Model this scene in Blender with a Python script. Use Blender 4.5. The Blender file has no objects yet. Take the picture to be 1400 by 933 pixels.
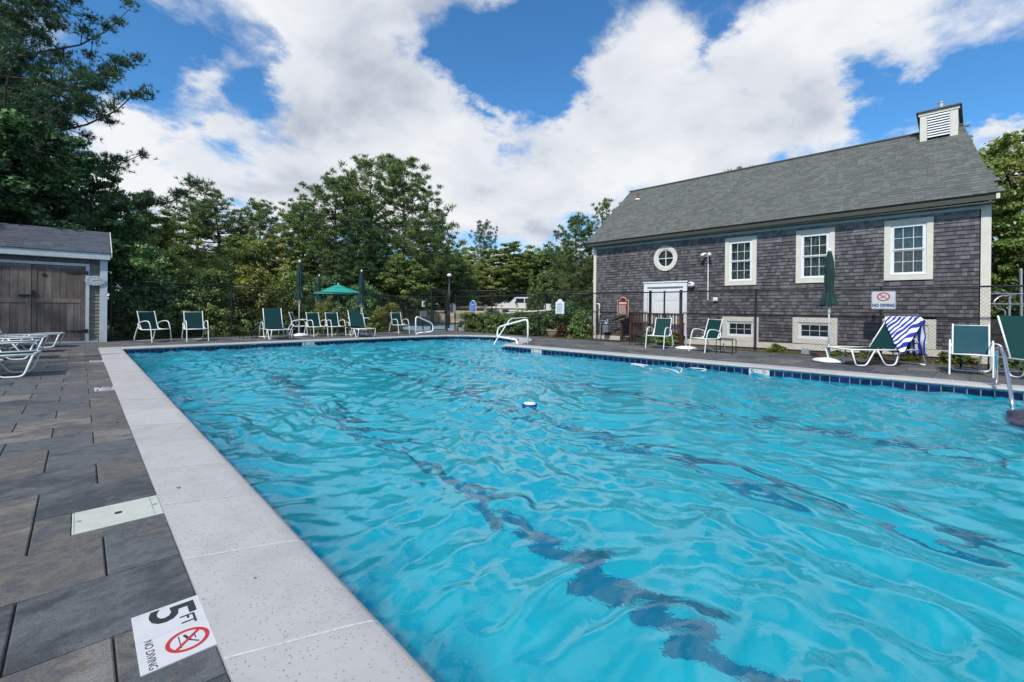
import bpy, bmesh, math, random
import numpy as np
from mathutils import Vector, Matrix
R_ = math.radians
random.seed(7); RNG = np.random.default_rng(7)
scene = bpy.context.scene
col = scene.collection

# ------------------------------------------------------------------ camera
YAW = math.atan(590 / 622.0)          # pool axis (+Y) lies this far left of the view
ROLL = math.atan(0.0107)
cd = bpy.data.cameras.new('camera'); cam = bpy.data.objects.new('camera', cd); col.objects.link(cam)
cd.lens = 16; cd.sensor_width = 36; cd.sensor_fit = 'HORIZONTAL'; cd.shift_y = -44.5 / 1400
cd.clip_start = 0.05; cd.clip_end = 3000
fw = Vector((math.sin(YAW), math.cos(YAW), 0)); rt = Vector((math.cos(YAW), -math.sin(YAW), 0)); up = Vector((0, 0, 1))
cx = rt * math.cos(ROLL) + up * math.sin(ROLL); cy = -rt * math.sin(ROLL) + up * math.cos(ROLL)
M = Matrix((cx, cy, -fw)).transposed().to_4x4(); M.translation = Vector((0, 0, 1.2))
cam.matrix_world = M
scene.camera = cam

# ------------------------------------------------------------------ world
SUN_DIR = Vector((-0.85, -0.32, 0)).normalized(); SUN_EL = R_(47)
w = bpy.data.worlds.new("World"); scene.world = w; w.use_nodes = True
nt = w.node_tree; nt.nodes.clear()
def N(t, tree=None, **k):
    n = (tree or nt).nodes.new(t)
    for a, b in k.items(): setattr(n, a, b)
    return n
def LK(a, b, tree=None): (tree or nt).links.new(a, b)
def math_(op, a, b=None, tree=None, clamp=False):
    n = N('ShaderNodeMath', tree, operation=op); n.use_clamp = clamp
    for i, x in enumerate((a, b)):
        if x is None: continue
        if isinstance(x, (int, float)): n.inputs[i].default_value = x
        else: LK(x, n.inputs[i], tree)
    return n.outputs[0]
sky = N('ShaderNodeTexSky', sky_type='NISHITA'); sky.sun_disc = False
sky.sun_elevation = SUN_EL; sky.sun_rotation = math.atan2(SUN_DIR.x, SUN_DIR.y)
sky.air_density = 1.0; sky.dust_density = 0.3; sky.ozone_density = 3.0
SKY_K = 0.105
tc = N('ShaderNodeTexCoord'); geo = tc.outputs['Generated']
sep = N('ShaderNodeSeparateXYZ'); LK(geo, sep.inputs[0])
zc = math_('ADD', math_('MAXIMUM', sep.outputs[2], 0.0), 0.30)
px_ = math_('DIVIDE', sep.outputs[0], zc); py_ = math_('DIVIDE', sep.outputs[1], zc)
cmb = N('ShaderNodeCombineXYZ'); LK(px_, cmb.inputs[0]); LK(py_, cmb.inputs[1])
def noise(vec, scale, detail, rough, dist, off=0.0, tree=None):
    n = N('ShaderNodeTexNoise', tree); n.inputs['Scale'].default_value = scale; n.inputs['Detail'].default_value = detail
    n.inputs['Roughness'].default_value = rough; n.inputs['Distortion'].default_value = dist
    if off:
        a = N('ShaderNodeVectorMath', tree, operation='ADD'); LK(vec, a.inputs[0], tree); a.inputs[1].default_value = (off, off * 1.7, off * .6); vec = a.outputs[0]
    LK(vec, n.inputs['Vector'], tree)
    return n.outputs['Fac']
n1 = noise(cmb.outputs[0], 2.1, 12, .56, .15, 3.1)
n2 = noise(cmb.outputs[0], 7.0, 9, .6, .2, 8.4)
field = math_('ADD', math_('MULTIPLY', math_('SUBTRACT', n1, .5), 2.3), math_('MULTIPLY', math_('SUBTRACT', n2, .5), .95))
field = math_('ADD', field, .12)
# big openings and banks of the cloud cover: (direction, radius, weight)
CLOUDS = [
((0.0978, 0.9022, 0.4201), 0.114, -0.39), ((0.0050, 0.9305, 0.3663), 0.062, -0.26), ((0.2175, 0.9021, 0.3726), 0.053, -0.47), ((0.2399, 0.8581, 0.4540), 0.047, -0.30),
((0.1792, 0.9557, 0.2333), 0.058, -0.34), ((0.0991, 0.9487, 0.3003), 0.036, -0.21), ((0.2697, 0.9134, 0.3050), 0.044, -0.30), ((0.5430, 0.6815, 0.4905), 0.105, -0.69),
((0.6370, 0.5976, 0.4870), 0.118, -0.57), ((0.6129, 0.6738, 0.4127), 0.066, -0.47), ((0.6950, 0.5724, 0.4351), 0.057, -0.34), ((0.5842, 0.5860, 0.5615), 0.106, -0.52),
((0.8142, 0.3235, 0.4820), 0.033, -0.43), ((0.9369, 0.0213, 0.3489), 0.049, -0.65), ((0.9374, 0.1025, 0.3328), 0.044, -0.47), ((0.9391, -0.0248, 0.3428), 0.035, -0.43),
((0.9474, 0.1403, 0.2875), 0.038, -0.30), ((0.9141, 0.2669, 0.3054), 0.032, -0.34), ((0.7739, 0.6035, 0.1919), 0.043, -0.34), ((0.7327, 0.6602, 0.1652), 0.035, -0.21),
((-0.0109, 0.9098, 0.4150), 0.042, 0.10), ((0.1596, 0.9151, 0.3702), 0.046, 0.55), ((0.1540, 0.9410, 0.3012), 0.038, 0.40), ((0.2984, 0.8323, 0.4672), 0.081, 0.65),
((0.3875, 0.8165, 0.4279), 0.081, 0.60), ((0.4415, 0.7506, 0.4917), 0.075, 0.40), ((0.0578, 0.9584, 0.2794), 0.048, 0.60), ((0.1287, 0.9760, 0.1757), 0.101, 0.50),
((0.3178, 0.9172, 0.2402), 0.123, 0.50), ((0.4786, 0.8097, 0.3397), 0.133, 0.60), ((0.5831, 0.7523, 0.3066), 0.091, 0.50), ((0.7507, 0.5777, 0.3205), 0.116, 0.60),
((0.8113, 0.4483, 0.3752), 0.118, 0.60), ((0.7493, 0.4449, 0.4905), 0.077, 0.40), ((0.8736, 0.2181, 0.4350), 0.100, 0.65), ((0.8814, 0.2757, 0.3835), 0.067, 0.40),
((0.9059, 0.0830, 0.4153), 0.050, 0.30), ((0.8952, 0.3423, 0.2852), 0.073, 0.40), ((0.9260, 0.1973, 0.3219), 0.051, 0.30), ((0.9591, -0.0083, 0.2830), 0.029, 0.60),
((0.9628, 0.0448, 0.2664), 0.020, 0.30), ((0.6105, 0.7606, 0.2210), 0.125, 0.40), ((0.6398, 0.5636, 0.5224), 0.014, 0.00)]
wn = N('ShaderNodeTexNoise'); wn.inputs['Scale'].default_value = 3.2; wn.inputs['Detail'].default_value = 8; wn.inputs['Roughness'].default_value = .62; LK(cmb.outputs[0], wn.inputs['Vector'])
wa = N('ShaderNodeVectorMath', operation='MULTIPLY_ADD'); LK(wn.outputs['Color'], wa.inputs[0]); wa.inputs[1].default_value = (.30, .30, .30)
wb = N('ShaderNodeVectorMath', operation='ADD'); LK(geo, wb.inputs[0]); wb.inputs[1].default_value = (-.15, -.15, -.15); LK(wb.outputs[0], wa.inputs[2])
geow = wa.outputs[0]
for d, r, wt in CLOUDS:
    dv = Vector(d).normalized()
    v = N('ShaderNodeVectorMath', operation='DISTANCE'); LK(geow, v.inputs[0]); v.inputs[1].default_value = dv
    q = math_('DIVIDE', v.outputs['Value'], r); e = math_('POWER', 2.71828, math_('MULTIPLY', math_('MULTIPLY', q, q), -1.0))
    field = math_('ADD', field, math_('MULTIPLY', e, wt))
mr = N('ShaderNodeMapRange'); mr.interpolation_type = 'SMOOTHSTEP'
LK(field, mr.inputs['Value']); mr.inputs['From Min'].default_value = -.16; mr.inputs['From Max'].default_value = .42
cover = mr.outputs[0]
shade_n = noise(cmb.outputs[0], 2.3, 9, .54, .15, 21.0)
mr2 = N('ShaderNodeMapRange'); LK(math_('ADD', shade_n, math_('MULTIPLY', field, .06)), mr2.inputs['Value'])
mr2.inputs['From Min'].default_value = .43; mr2.inputs['From Max'].default_value = .78
cr = N('ShaderNodeValToRGB'); LK(mr2.outputs[0], cr.inputs[0])
cr.color_ramp.elements[0].color = (.70, .715, .74, 1); cr.color_ramp.elements[1].color = (.30, .34, .42, 1)
e_ = cr.color_ramp.elements.new(.5); e_.color = (.56, .59, .645, 1)
skm = N('ShaderNodeMix', data_type='RGBA', blend_type='MULTIPLY'); skm.inputs[0].default_value = 1
LK(sky.outputs[0], skm.inputs[6]); skm.inputs[7].default_value = (SKY_K * .50, SKY_K * 1.00, SKY_K * 1.30, 1)
mx = N('ShaderNodeMix', data_type='RGBA'); LK(cover, mx.inputs[0]); LK(skm.outputs[2], mx.inputs[6]); LK(cr.outputs[0], mx.inputs[7])
bg = N('ShaderNodeBackground'); LK(mx.outputs[2], bg.inputs[0]); bg.inputs[1].default_value = 1.0
wo = N('ShaderNodeOutputWorld'); LK(bg.outputs[0], wo.inputs[0])

# ------------------------------------------------------------------ sun
sd = bpy.data.lights.new('sun', 'SUN'); sd.energy = 3.5; sd.angle = R_(2.5); sd.color = (1, .955, .88)
so = bpy.data.objects.new('sun', sd); col.objects.link(so)
tosun = Vector((SUN_DIR.x * math.cos(SUN_EL), SUN_DIR.y * math.cos(SUN_EL), math.sin(SUN_EL)))
so.rotation_euler = tosun.to_track_quat('Z', 'Y').to_euler()
so.location = tosun * 60
scene.view_settings.view_transform = 'Standard'; scene.view_settings.look = 'None'
scene.view_settings.exposure = 0.36; scene.view_settings.gamma = 1
scene.cycles.max_bounces = 8; scene.cycles.transparent_max_bounces = 12
scene.cycles.caustics_reflective = False; scene.cycles.caustics_refractive = True
scene.cycles.sample_clamp_indirect = 6

# ================================================================== materials
def L(r, g, b):
    f = lambda c: (c / 255 / 12.92) if c / 255 <= .04045 else ((c / 255 + .055) / 1.055) ** 2.4
    return (f(r), f(g), f(b), 1)
def newmat(name):
    m = bpy.data.materials.new(name); m.use_nodes = True
    t = m.node_tree; b = t.nodes['Principled BSDF']; return m, t, b
def ramp(t, fac, stops):
    c = N('ShaderNodeValToRGB', t); LK(fac, c.inputs[0], t)
    while len(c.color_ramp.elements) < len(stops): c.color_ramp.elements.new(.5)
    for e, (p, cc) in zip(c.color_ramp.elements, stops): e.position = p; e.color = tuple(cc[:3]) + (1,)
    return c.outputs[0]
def coords(t, kind='Object', scale=(1, 1, 1)):
    c = N('ShaderNodeTexCoord', t)
    if kind == 'World':
        g = N('ShaderNodeNewGeometry', t); s = g.outputs['Position']
    else: s = c.outputs[kind]
    if scale == (1, 1, 1): return s
    mp = N('ShaderNodeMapping', t); mp.inputs['Scale'].default_value = scale; LK(s, mp.inputs['Vector'], t); return mp.outputs[0]
def bump(t, b, h, strength, dist=.01):
    n = N('ShaderNodeBump', t); n.inputs['Strength'].default_value = strength; n.inputs['Distance'].default_value = dist
    LK(h, n.inputs['Height'], t); LK(n.outputs[0], b.inputs['Normal'], t)
def simple(name, c, rough=.6, metal=0, var=.15, scale=12, bmp=.15, bd=.004, coord='World', sc=(1, 1, 1), spec=None):
    m, t, b = newmat(name); co = coords(t, coord, sc)
    n = noise(co, scale, 6, .6, .1, 0, t)
    lo = [x * (1 - var) for x in c[:3]]; hi = [min(1, x * (1 + var)) for x in c[:3]]
    LK(ramp(t, n, [(.3, lo), (.7, hi)]), b.inputs['Base Color'], t)
    b.inputs['Roughness'].default_value = rough; b.inputs['Metallic'].default_value = metal
    if spec is not None: b.inputs['Specular IOR Level'].default_value = spec
    if bmp: bump(t, b, n, bmp, bd)
    return m
def rnd_attr(t, name='rnd', obj=True):
    a = N('ShaderNodeAttribute', t); a.attribute_name = name
    if not obj: return a.outputs['Fac']
    o = N('ShaderNodeObjectInfo', t)
    return math_('FRACT', math_('ADD', a.outputs['Fac'], o.outputs['Random'], t), None, t)
MAT = {}
MAT['white_metal'] = simple('white_metal', L(222, 226, 228), .35, 0, .06, 6, .05)
MAT['rail_white'] = simple('rail_white', L(228, 232, 234), .3, 0, .05, 6, .03)
MAT['steel'] = simple('steel', (.62, .63, .65), .16, 1, .06, 20, .02)
MAT['grey_steel'] = simple('grey_steel', (.42, .45, .5), .4, .7, .12, 20, .05)
MAT['black_metal'] = simple('black_metal', (.012, .013, .016), .42, 0, .3, 15, .05)
MAT['green_metal'] = simple('green_metal', (.008, .035, .028), .4, 0, .2, 15, .05)
MAT['white_plastic'] = simple('white_plastic', (.74, .75, .76), .45, 0, .08, 7, .05)
MAT['black_plastic'] = simple('black_plastic', (.02, .02, .022), .5, 0, .2, 7, .05)
MAT['cream_trim'] = simple('cream_trim', (.60, .575, .51), .6, 0, .07, 5, .1, .002)
MAT['white_trim'] = simple('white_trim', (.68, .70, .72), .5, 0, .05, 5, .08, .002)
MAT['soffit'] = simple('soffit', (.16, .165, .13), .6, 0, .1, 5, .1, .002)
MAT['fascia'] = simple('fascia', (.042, .046, .034), .6, 0, .1, 5, .1, .002)
MAT['shed_trim'] = simple('shed_trim', (.50, .56, .60), .6, 0, .09, 4, .1, .002)
MAT['iron'] = simple('iron', (.02, .02, .024), .55, .3, .3, 20, .15)
MAT['red_stain'] = simple('red_stain', (.075, .028, .022), .6, 0, .3, 14, .2, .003, 'World', (1, 1, .2))
MAT['dark_void'] = simple('dark_void', (.012, .013, .016), .8, 0, .2, 5, 0)
MAT['concrete'] = simple('concrete', (.42, .41, .38), .85, 0, .2, 9, .3, .006)
MAT['beige_wall'] = simple('beige_wall', (.52, .42, .28), .85, 0, .15, 6, .2, .004)
MAT['split_wood'] = simple('split_wood', (.62, .53, .40), .8, 0, .15, 6, .2, .004)
MAT['asphalt'] = simple('asphalt', (.17, .2, .22), .9, 0, .2, 5, .3, .006)
MAT['court'] = simple('court', (.16, .25, .29), .85, 0, .12, 2, .1)
MAT['stone_dark'] = simple('stone_dark', (.028, .026, .026), .9, 0, .5, 5, .8, .03)
MAT['foam_blue'] = simple('foam_blue', (.012, .045, .25), .5, 0, .1, 8, .1)
MAT['blue_sign'] = simple('blue_sign', (.01, .10, .50), .4, 0, .05, 8, 0)
MAT['red_sign'] = simple('red_sign', (.13, .01, .012), .45, 0, .08, 8, 0)
MAT['grey_sign'] = simple('grey_sign', (.18, .19, .2), .5, 0, .08, 8, 0)
MAT['gold_edge'] = simple('gold_edge', (.45, .36, .2), .5, 0, .08, 8, 0)
MAT['sign_white'] = simple('sign_white', (.66, .72, .8), .4, 0, .04, 8, 0)
MAT['ink_navy'] = simple('ink_navy', (.01, .03, .14), .5, 0, .1, 8, 0)
MAT['ink_grey'] = simple('ink_grey', (.2, .24, .36), .5, 0, .1, 8, 0)
MAT['ink_black'] = simple('ink_black', (.02, .022, .026), .5, 0, .25, 40, 0)
MAT['ink_red'] = simple('ink_red', (.42, .018, .03), .5, 0, .15, 40, 0)
MAT['ink_white'] = simple('ink_white', (.7, .66, .6), .5, 0, .05, 8, 0)
MAT['ceramic'] = simple('ceramic', (.50, .51, .54), .25, 0, .05, 9, .03)
MAT['lid_plastic'] = simple('lid_plastic', (.44, .47, .43), .4, 0, .08, 14, .1, .001)
MAT['cone_orange'] = simple('cone_orange', (.8, .1, .02), .5, 0, .05, 8, 0)
MAT['bark'] = simple('bark', (.085, .065, .05), .95, 0, .4, 9, .8, .02, 'Object', (1, 1, .25))
MAT['mulch'] = simple('mulch', (.10, .07, .05), .95, 0, .5, 30, .9, .03)
MAT['planter_tan'] = simple('planter_tan', (.3, .22, .14), .9, 0, .25, 18, .4, .01)
MAT['wet_grey'] = simple('wet_grey', (.05, .05, .085), .3, 0, .5, 14, .5, .02)
MAT['car_white'] = simple('car_white', (.78, .79, .8), .25, 0, .03, 4, 0)
MAT['car_glass'] = simple('car_glass', (.02, .025, .03), .05, 0, .1, 4, 0)
MAT['tyre'] = simple('tyre', (.02, .02, .02), .8, 0, .2, 10, .2)
MAT['cord_umb'] = simple('cord_umb', (.62, .60, .45), .8, 0, .1, 9, .1)
MAT['leaf_brown'] = simple('leaf_brown', (.16, .07, .025), .8, 0, .3, 60, .2)
MAT['far_roof'] = simple('far_roof', (.42, .45, .48), .9, 0, .12, 5, .2)
MAT['far_wall'] = simple('far_wall', (.3, .28, .26), .9, 0, .15, 5, .2)
MAT['mortar'] = simple('mortar', (.46, .47, .48), .9, 0, .25, 60, .6, .003)
MAT['hose_white'] = simple('hose_white', (.62, .68, .72), .4, 0, .05, 9, .05)

def sling_mat(name, c):
    m, t, b = newmat(name); co = coords(t, 'Object')
    wv = N('ShaderNodeTexWave', t); wv.inputs['Scale'].default_value = 95; LK(co, wv.inputs['Vector'], t); wv.bands_direction = 'Z'
    n = noise(co, 5, 5, .6, .2, 0, t)
    f = math_('ADD', math_('MULTIPLY', wv.outputs['Fac'], .35, t), math_('MULTIPLY', n, .8, t), t)
    LK(ramp(t, f, [(.2, [x * .7 for x in c[:3]]), (.9, [x * 1.35 for x in c[:3]])]), b.inputs['Base Color'], t)
    b.inputs['Roughness'].default_value = .6; b.inputs['Specular IOR Level'].default_value = .2; bump(t, b, wv.outputs['Fac'], .2, .002)
    return m
MAT['sling'] = sling_mat('sling', (.003, .036, .036))
MAT['sling_blue'] = sling_mat('sling_blue', (.003, .055, .075))
MAT['sling_dark'] = simple('sling_dark', (.012, .014, .018), .7, 0, .2, 30, .2)
MAT['canopy_green'] = simple('canopy_green', (.003, .028, .026), .85, 0, .35, 9, .3, .01, 'Object', (1, 1, .3))
MAT['canopy_teal'] = simple('canopy_teal', (.008, .27, .23), .7, 0, .1, 9, .1)

# towel: stripes across the cloth (uv)
m, t, b = newmat('towel'); uv = N('ShaderNodeUVMap', t)
sp = N('ShaderNodeSeparateXYZ', t); LK(uv.outputs[0], sp.inputs[0], t)
fr = math_('FRACT', math_('MULTIPLY', sp.outputs[0], 9.0, t), None, t)
st = math_('GREATER_THAN', fr, .48, t)
LK(ramp(t, st, [(.4, (.70, .74, .86)), (.6, (.018, .03, .30))]), b.inputs['Base Color'], t); b.inputs['Roughness'].default_value = .95
bump(t, b, noise(coords(t, 'World'), 160, 3, .6, 0, 0, t), .4, .004)
MAT['towel'] = m

# weathered cedar shingles
def shingle_mat(name, stops, streak=1.0, vr=.30, vb=.30):
    m, t, b = newmat(name); r = rnd_attr(t)
    co = coords(t, 'World', (1, 1, .12)); g = noise(co, 60, 5, .65, .2, 0, t)
    big = noise(coords(t, 'World', (1, 1, 1)), .7, 5, .6, .3, 0, t)
    f = math_('ADD', math_('ADD', math_('MULTIPLY', r, vr, t), math_('MULTIPLY', g, .62 * streak, t), t), math_('MULTIPLY', math_('SUBTRACT', big, .5, t), vb, t), t)
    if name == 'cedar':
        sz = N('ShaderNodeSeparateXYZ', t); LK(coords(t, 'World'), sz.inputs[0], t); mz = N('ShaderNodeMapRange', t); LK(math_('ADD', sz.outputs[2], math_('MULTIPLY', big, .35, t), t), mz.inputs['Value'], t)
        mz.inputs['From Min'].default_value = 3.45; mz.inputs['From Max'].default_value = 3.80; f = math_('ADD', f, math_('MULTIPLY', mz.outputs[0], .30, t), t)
    LK(ramp(t, f, stops), b.inputs['Base Color'], t); b.inputs['Roughness'].default_value = .9
    bump(t, b, g, .6, .006); return m
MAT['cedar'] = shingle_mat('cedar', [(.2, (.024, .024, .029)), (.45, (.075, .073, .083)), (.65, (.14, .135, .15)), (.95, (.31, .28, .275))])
MAT['roof_shingle'] = shingle_mat('roof_shingle', [(.15, (.070, .078, .074)), (.5, (.115, .125, .118)), (.9, (.175, .185, .175))], .6, .30, .12)
MAT['shed_roof'] = shingle_mat('shed_roof', [(.15, (.045, .055, .075)), (.5, (.07, .085, .115)), (.9, (.11, .13, .17))], .6)
MAT['siding'] = shingle_mat('siding', [(.15, (.14, .13, .12)), (.5, (.21, .19, .175)), (.9, (.29, .27, .25))])
def wood_mat(name, a, bb, c):
    m, t, b = newmat(name); r = rnd_attr(t); co = coords(t, 'World', (1, 1, .06)); g = noise(co, 26, 8, .7, .4, 0, t)
    s = noise(coords(t, 'World'), 3, 5, .6, .3, 0, t)
    f = math_('ADD', math_('MULTIPLY', g, .65, t), math_('ADD', math_('MULTIPLY', r, .2, t), math_('MULTIPLY', s, .3, t), t), t)
    LK(ramp(t, f, [(.3, a), (.6, bb), (.9, c)]), b.inputs['Base Color'], t); b.inputs['Roughness'].default_value = .9; bump(t, b, g, .7, .006); return m
MAT['barn_wood'] = wood_mat('barn_wood', (.065, .052, .046), (.165, .135, .12), (.36, .32, .30))

# concrete pavers: grey blue to brown, each one its own mix
m, t, b = newmat('paver'); r = rnd_attr(t); co = coords(t, 'World', (.85, 1.2, 1))
s = noise(co, 3.2, 7, .62, .5, 0, t); g = noise(coords(t, 'World'), 130, 4, .7, 0, 0, t); s2 = noise(coords(t, 'World'), 14, 6, .65, .3, 4, t)
s3 = noise(coords(t, 'World', (.8, 1.2, 1)), 7, 8, .68, .6, 9, t)
f = math_('ADD', math_('ADD', math_('MULTIPLY', math_('SUBTRACT', s, .5, t), 1.2, t), math_('MULTIPLY', math_('SUBTRACT', s3, .5, t), 1.1, t), t), math_('ADD', math_('MULTIPLY', r, .95, t), .0, t), t)
c1 = ramp(t, f, [(.0, (.040, .047, .056)), (.30, (.095, .104, .118)), (.46, (.058, .064, .074)), (.60, (.115, .108, .10)), (.74, (.072, .078, .087)), (.88, (.13, .115, .098)), (1, (.15, .15, .15))])
mxx = N('ShaderNodeMix', t, data_type='RGBA', blend_type='MULTIPLY'); mxx.inputs[0].default_value = 1
LK(c1, mxx.inputs[6], t); LK(ramp(t, math_('ADD', math_('MULTIPLY', g, .62, t), math_('MULTIPLY', s2, .40, t), t), [(.33, (.62, .62, .62)), (.7, (1.38, 1.38, 1.38))]), mxx.inputs[7], t)
LK(mxx.outputs[2], b.inputs['Base Color'], t); b.inputs['Roughness'].default_value = .75
bump(t, b, math_('ADD', g, math_('MULTIPLY', s2, 1.5, t), t), .6, .006)
MAT['paver'] = m
MAT['joint_sand'] = simple('joint_sand', (.045, .042, .038), .95, 0, .4, 60, .5)

# coping: pale cast stone with small pits and light staining
m, t, b = newmat('coping_stone'); co = coords(t, 'World')
v = N('ShaderNodeTexVoronoi', t); v.inputs['Scale'].default_value = 62; LK(co, v.inputs['Vector'], t)
g = noise(co, 300, 3, .7, 0, 0, t); s = noise(co, 5, 6, .6, .4, 0, t); q = noise(co, 40, 3, .5, 0, 2, t)
pit = math_('MULTIPLY', math_('LESS_THAN', v.outputs['Distance'], .21, t), math_('GREATER_THAN', q, .46, t), t)
st_ = noise(coords(t, 'World', (1, .35, 1)), 1.6, 7, .65, .8, 5, t)
base = ramp(t, math_('ADD', math_('ADD', math_('MULTIPLY', g, .25, t), math_('MULTIPLY', s, .35, t), t), math_('ADD', math_('MULTIPLY', st_, .28, t), math_('MULTIPLY', rnd_attr(t), .13, t), t), t), [(.22, (.25, .25, .26)), (.5, (.36, .36, .37)), (.78, (.44, .44, .445))])
mxx = N('ShaderNodeMix', t, data_type='RGBA'); LK(math_('MULTIPLY', pit, .75, t), mxx.inputs[0], t); LK(base, mxx.inputs[6], t); mxx.inputs[7].default_value = (.16, .15, .14, 1)
LK(mxx.outputs[2], b.inputs['Base Color'], t); b.inputs['Roughness'].default_value = .8
bump(t, b, math_('SUBTRACT', math_('MULTIPLY', g, .4, t), pit, t), .5, .004)
MAT['coping'] = m
# waterline tiles
m, t, b = newmat('navy_tile'); r = rnd_attr(t)
LK(ramp(t, r, [(0, (.002, .003, .028)), (.6, (.003, .006, .050)), (1, (.006, .012, .085))]), b.inputs['Base Color'], t); b.inputs['Roughness'].default_value = .12
MAT['navy_tile'] = m
MAT['grout'] = simple('grout', (.20, .32, .36), .8, 0, .1, 20, .1)
m, t, b = newmat('plaster'); s = noise(coords(t, 'World'), 1.2, 6, .6, .3, 0, t)
LK(ramp(t, s, [(.3, (.010, .70, .95)), (.7, (.014, .78, .98))]), b.inputs['Base Color'], t); b.inputs['Roughness'].default_value = .8
MAT['plaster'] = m
MAT['lane_tile'] = simple('lane_tile', (.001, .022, .18), .5, 0, .35, 40, 0)
# water
m = bpy.data.materials.new('water'); m.use_nodes = True; t = m.node_tree; t.nodes.clear()
o = N('ShaderNodeOutputMaterial', t); gl = N('ShaderNodeBsdfRefraction', t); gl.inputs['IOR'].default_value = 1.33; gl.inputs['Roughness'].default_value = 0
gl.inputs['Color'].default_value = (.97, 1, 1, 1)
bp = N('ShaderNodeBump', t); bp.inputs['Strength'].default_value = .30; bp.inputs['Distance'].default_value = .012
LK(noise(coords(t, 'World', (1, 1, 1)), 11, 4, .55, .6, 0, t), bp.inputs['Height'], t); LK(bp.outputs[0], gl.inputs['Normal'], t)
b2_ = N('ShaderNodeBump', t); b2_.inputs['Strength'].default_value = .12; b2_.inputs['Distance'].default_value = .003
LK(noise(coords(t, 'World', (1, 1.3, 1)), 34, 3, .5, .4, 0, t), b2_.inputs['Height'], t); LK(bp.outputs[0], b2_.inputs['Normal'], t); LK(b2_.outputs[0], gl.inputs['Normal'], t)
df_ = N('ShaderNodeBsdfDiffuse', t); df_.inputs[0].default_value = (.003, .66, .90, 1)      # light scattered inside the water
mxw = N('ShaderNodeMixShader', t); mxw.inputs[0].default_value = .15; LK(gl.outputs[0], mxw.inputs[1], t); LK(df_.outputs[0], mxw.inputs[2], t)
rf_ = N('ShaderNodeBsdfGlossy', t); rf_.inputs['Roughness'].default_value = .0; LK(b2_.outputs[0], rf_.inputs['Normal'], t); rf_.inputs[0].default_value = (1, 1, 1, 1)
fr_ = N('ShaderNodeFresnel', t); fr_.inputs['IOR'].default_value = 1.6; LK(b2_.outputs[0], fr_.inputs['Normal'], t)
mxr = N('ShaderNodeMixShader', t); LK(fr_.outputs[0], mxr.inputs[0], t); LK(mxw.outputs[0], mxr.inputs[1], t); LK(rf_.outputs[0], mxr.inputs[2], t)
LK(mxr.outputs[0], o.inputs[0], t)
MAT['water'] = m
# window glass with curtains seen behind
m, t, b = newmat('glass_dark'); b.inputs['Base Color'].default_value = (.012, .02, .024, 1); b.inputs['Roughness'].default_value = .04
b.inputs['Specular IOR Level'].default_value = .7
MAT['glass_dark'] = m
m, t, b = newmat('glass_clear'); b.inputs['Base Color'].default_value = (.8, .88, .86, 1); b.inputs['Roughness'].default_value = .02
b.inputs['Transmission Weight'].default_value = 1; b.inputs['IOR'].default_value = 1.45; MAT['glass_clear'] = m
m, t, b = newmat('curtain'); co = coords(t, 'World')
sp = N('ShaderNodeSeparateXYZ', t); LK(co, sp.inputs[0], t)
fa = math_('GREATER_THAN', math_('FRACT', math_('MULTIPLY', sp.outputs[1], 6.5, t), None, t), .7, t)
fb = math_('GREATER_THAN', math_('FRACT', math_('MULTIPLY', sp.outputs[2], 5.5, t), None, t), .72, t)
f = math_('ADD', math_('MULTIPLY', fa, .35, t), math_('MULTIPLY', fb, .45, t), t)
LK(ramp(t, f, [(0, (.11, .14, .15)), (.35, (.08, .10, .15)), (.6, (.15, .18, .11)), (.9, (.12, .15, .11))]), b.inputs['Base Color'], t)
b.inputs['Roughness'].default_value = .9; MAT['curtain'] = m

# foliage
def leaf_mat(name, dark, mid, light, trans=.45):
    m = bpy.data.materials.new(name); m.use_nodes = True; t = m.node_tree; t.nodes.clear()
    a = N('ShaderNodeAttribute', t); a.attribute_name = 'rnd'
    oi = N('ShaderNodeObjectInfo', t)
    s = noise(coords(t, 'Object'), .8, 3, .5, 0, 0, t)
    f = math_('ADD', math_('ADD', math_('MULTIPLY', a.outputs['Fac'], .55, t), math_('MULTIPLY', s, .5, t), t), math_('MULTIPLY', math_('SUBTRACT', oi.outputs['Random'], .5, t), .18, t), t)
    c = ramp(t, f, [(.2, dark), (.5, mid), (.85, light)])
    d = N('ShaderNodeBsdfDiffuse', t); LK(c, d.inputs[0], t)
    tr = N('ShaderNodeBsdfTranslucent', t); LK(c, tr.inputs[0], t)
    mx = N('ShaderNodeMixShader', t); mx.inputs[0].default_value = trans; LK(d.outputs[0], mx.inputs[1], t); LK(tr.outputs[0], mx.inputs[2], t)
    gl = N('ShaderNodeBsdfGlossy', t); gl.inputs['Roughness'].default_value = .45; gl.inputs[0].default_value = (.8, .8, .8, 1)
    mx2 = N('ShaderNodeMixShader', t); mx2.inputs[0].default_value = .05; LK(mx.outputs[0], mx2.inputs[1], t); LK(gl.outputs[0], mx2.inputs[2], t)
    o = N('ShaderNodeOutputMaterial', t); LK(mx2.outputs[0], o.inputs[0], t); MAT[name] = m; return m
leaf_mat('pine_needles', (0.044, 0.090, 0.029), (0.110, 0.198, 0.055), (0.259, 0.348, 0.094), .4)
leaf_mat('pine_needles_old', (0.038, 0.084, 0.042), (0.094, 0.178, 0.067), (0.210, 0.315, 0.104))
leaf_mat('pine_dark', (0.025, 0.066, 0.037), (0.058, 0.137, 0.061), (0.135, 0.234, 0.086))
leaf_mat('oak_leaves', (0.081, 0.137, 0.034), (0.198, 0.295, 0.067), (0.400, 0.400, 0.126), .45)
leaf_mat('oak_sunlit', (0.085, 0.140, 0.032), (0.208, 0.282, 0.068), (0.400, 0.400, 0.136), .5)  # paler leaves, sunlight on the crowns put into the colour
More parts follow.
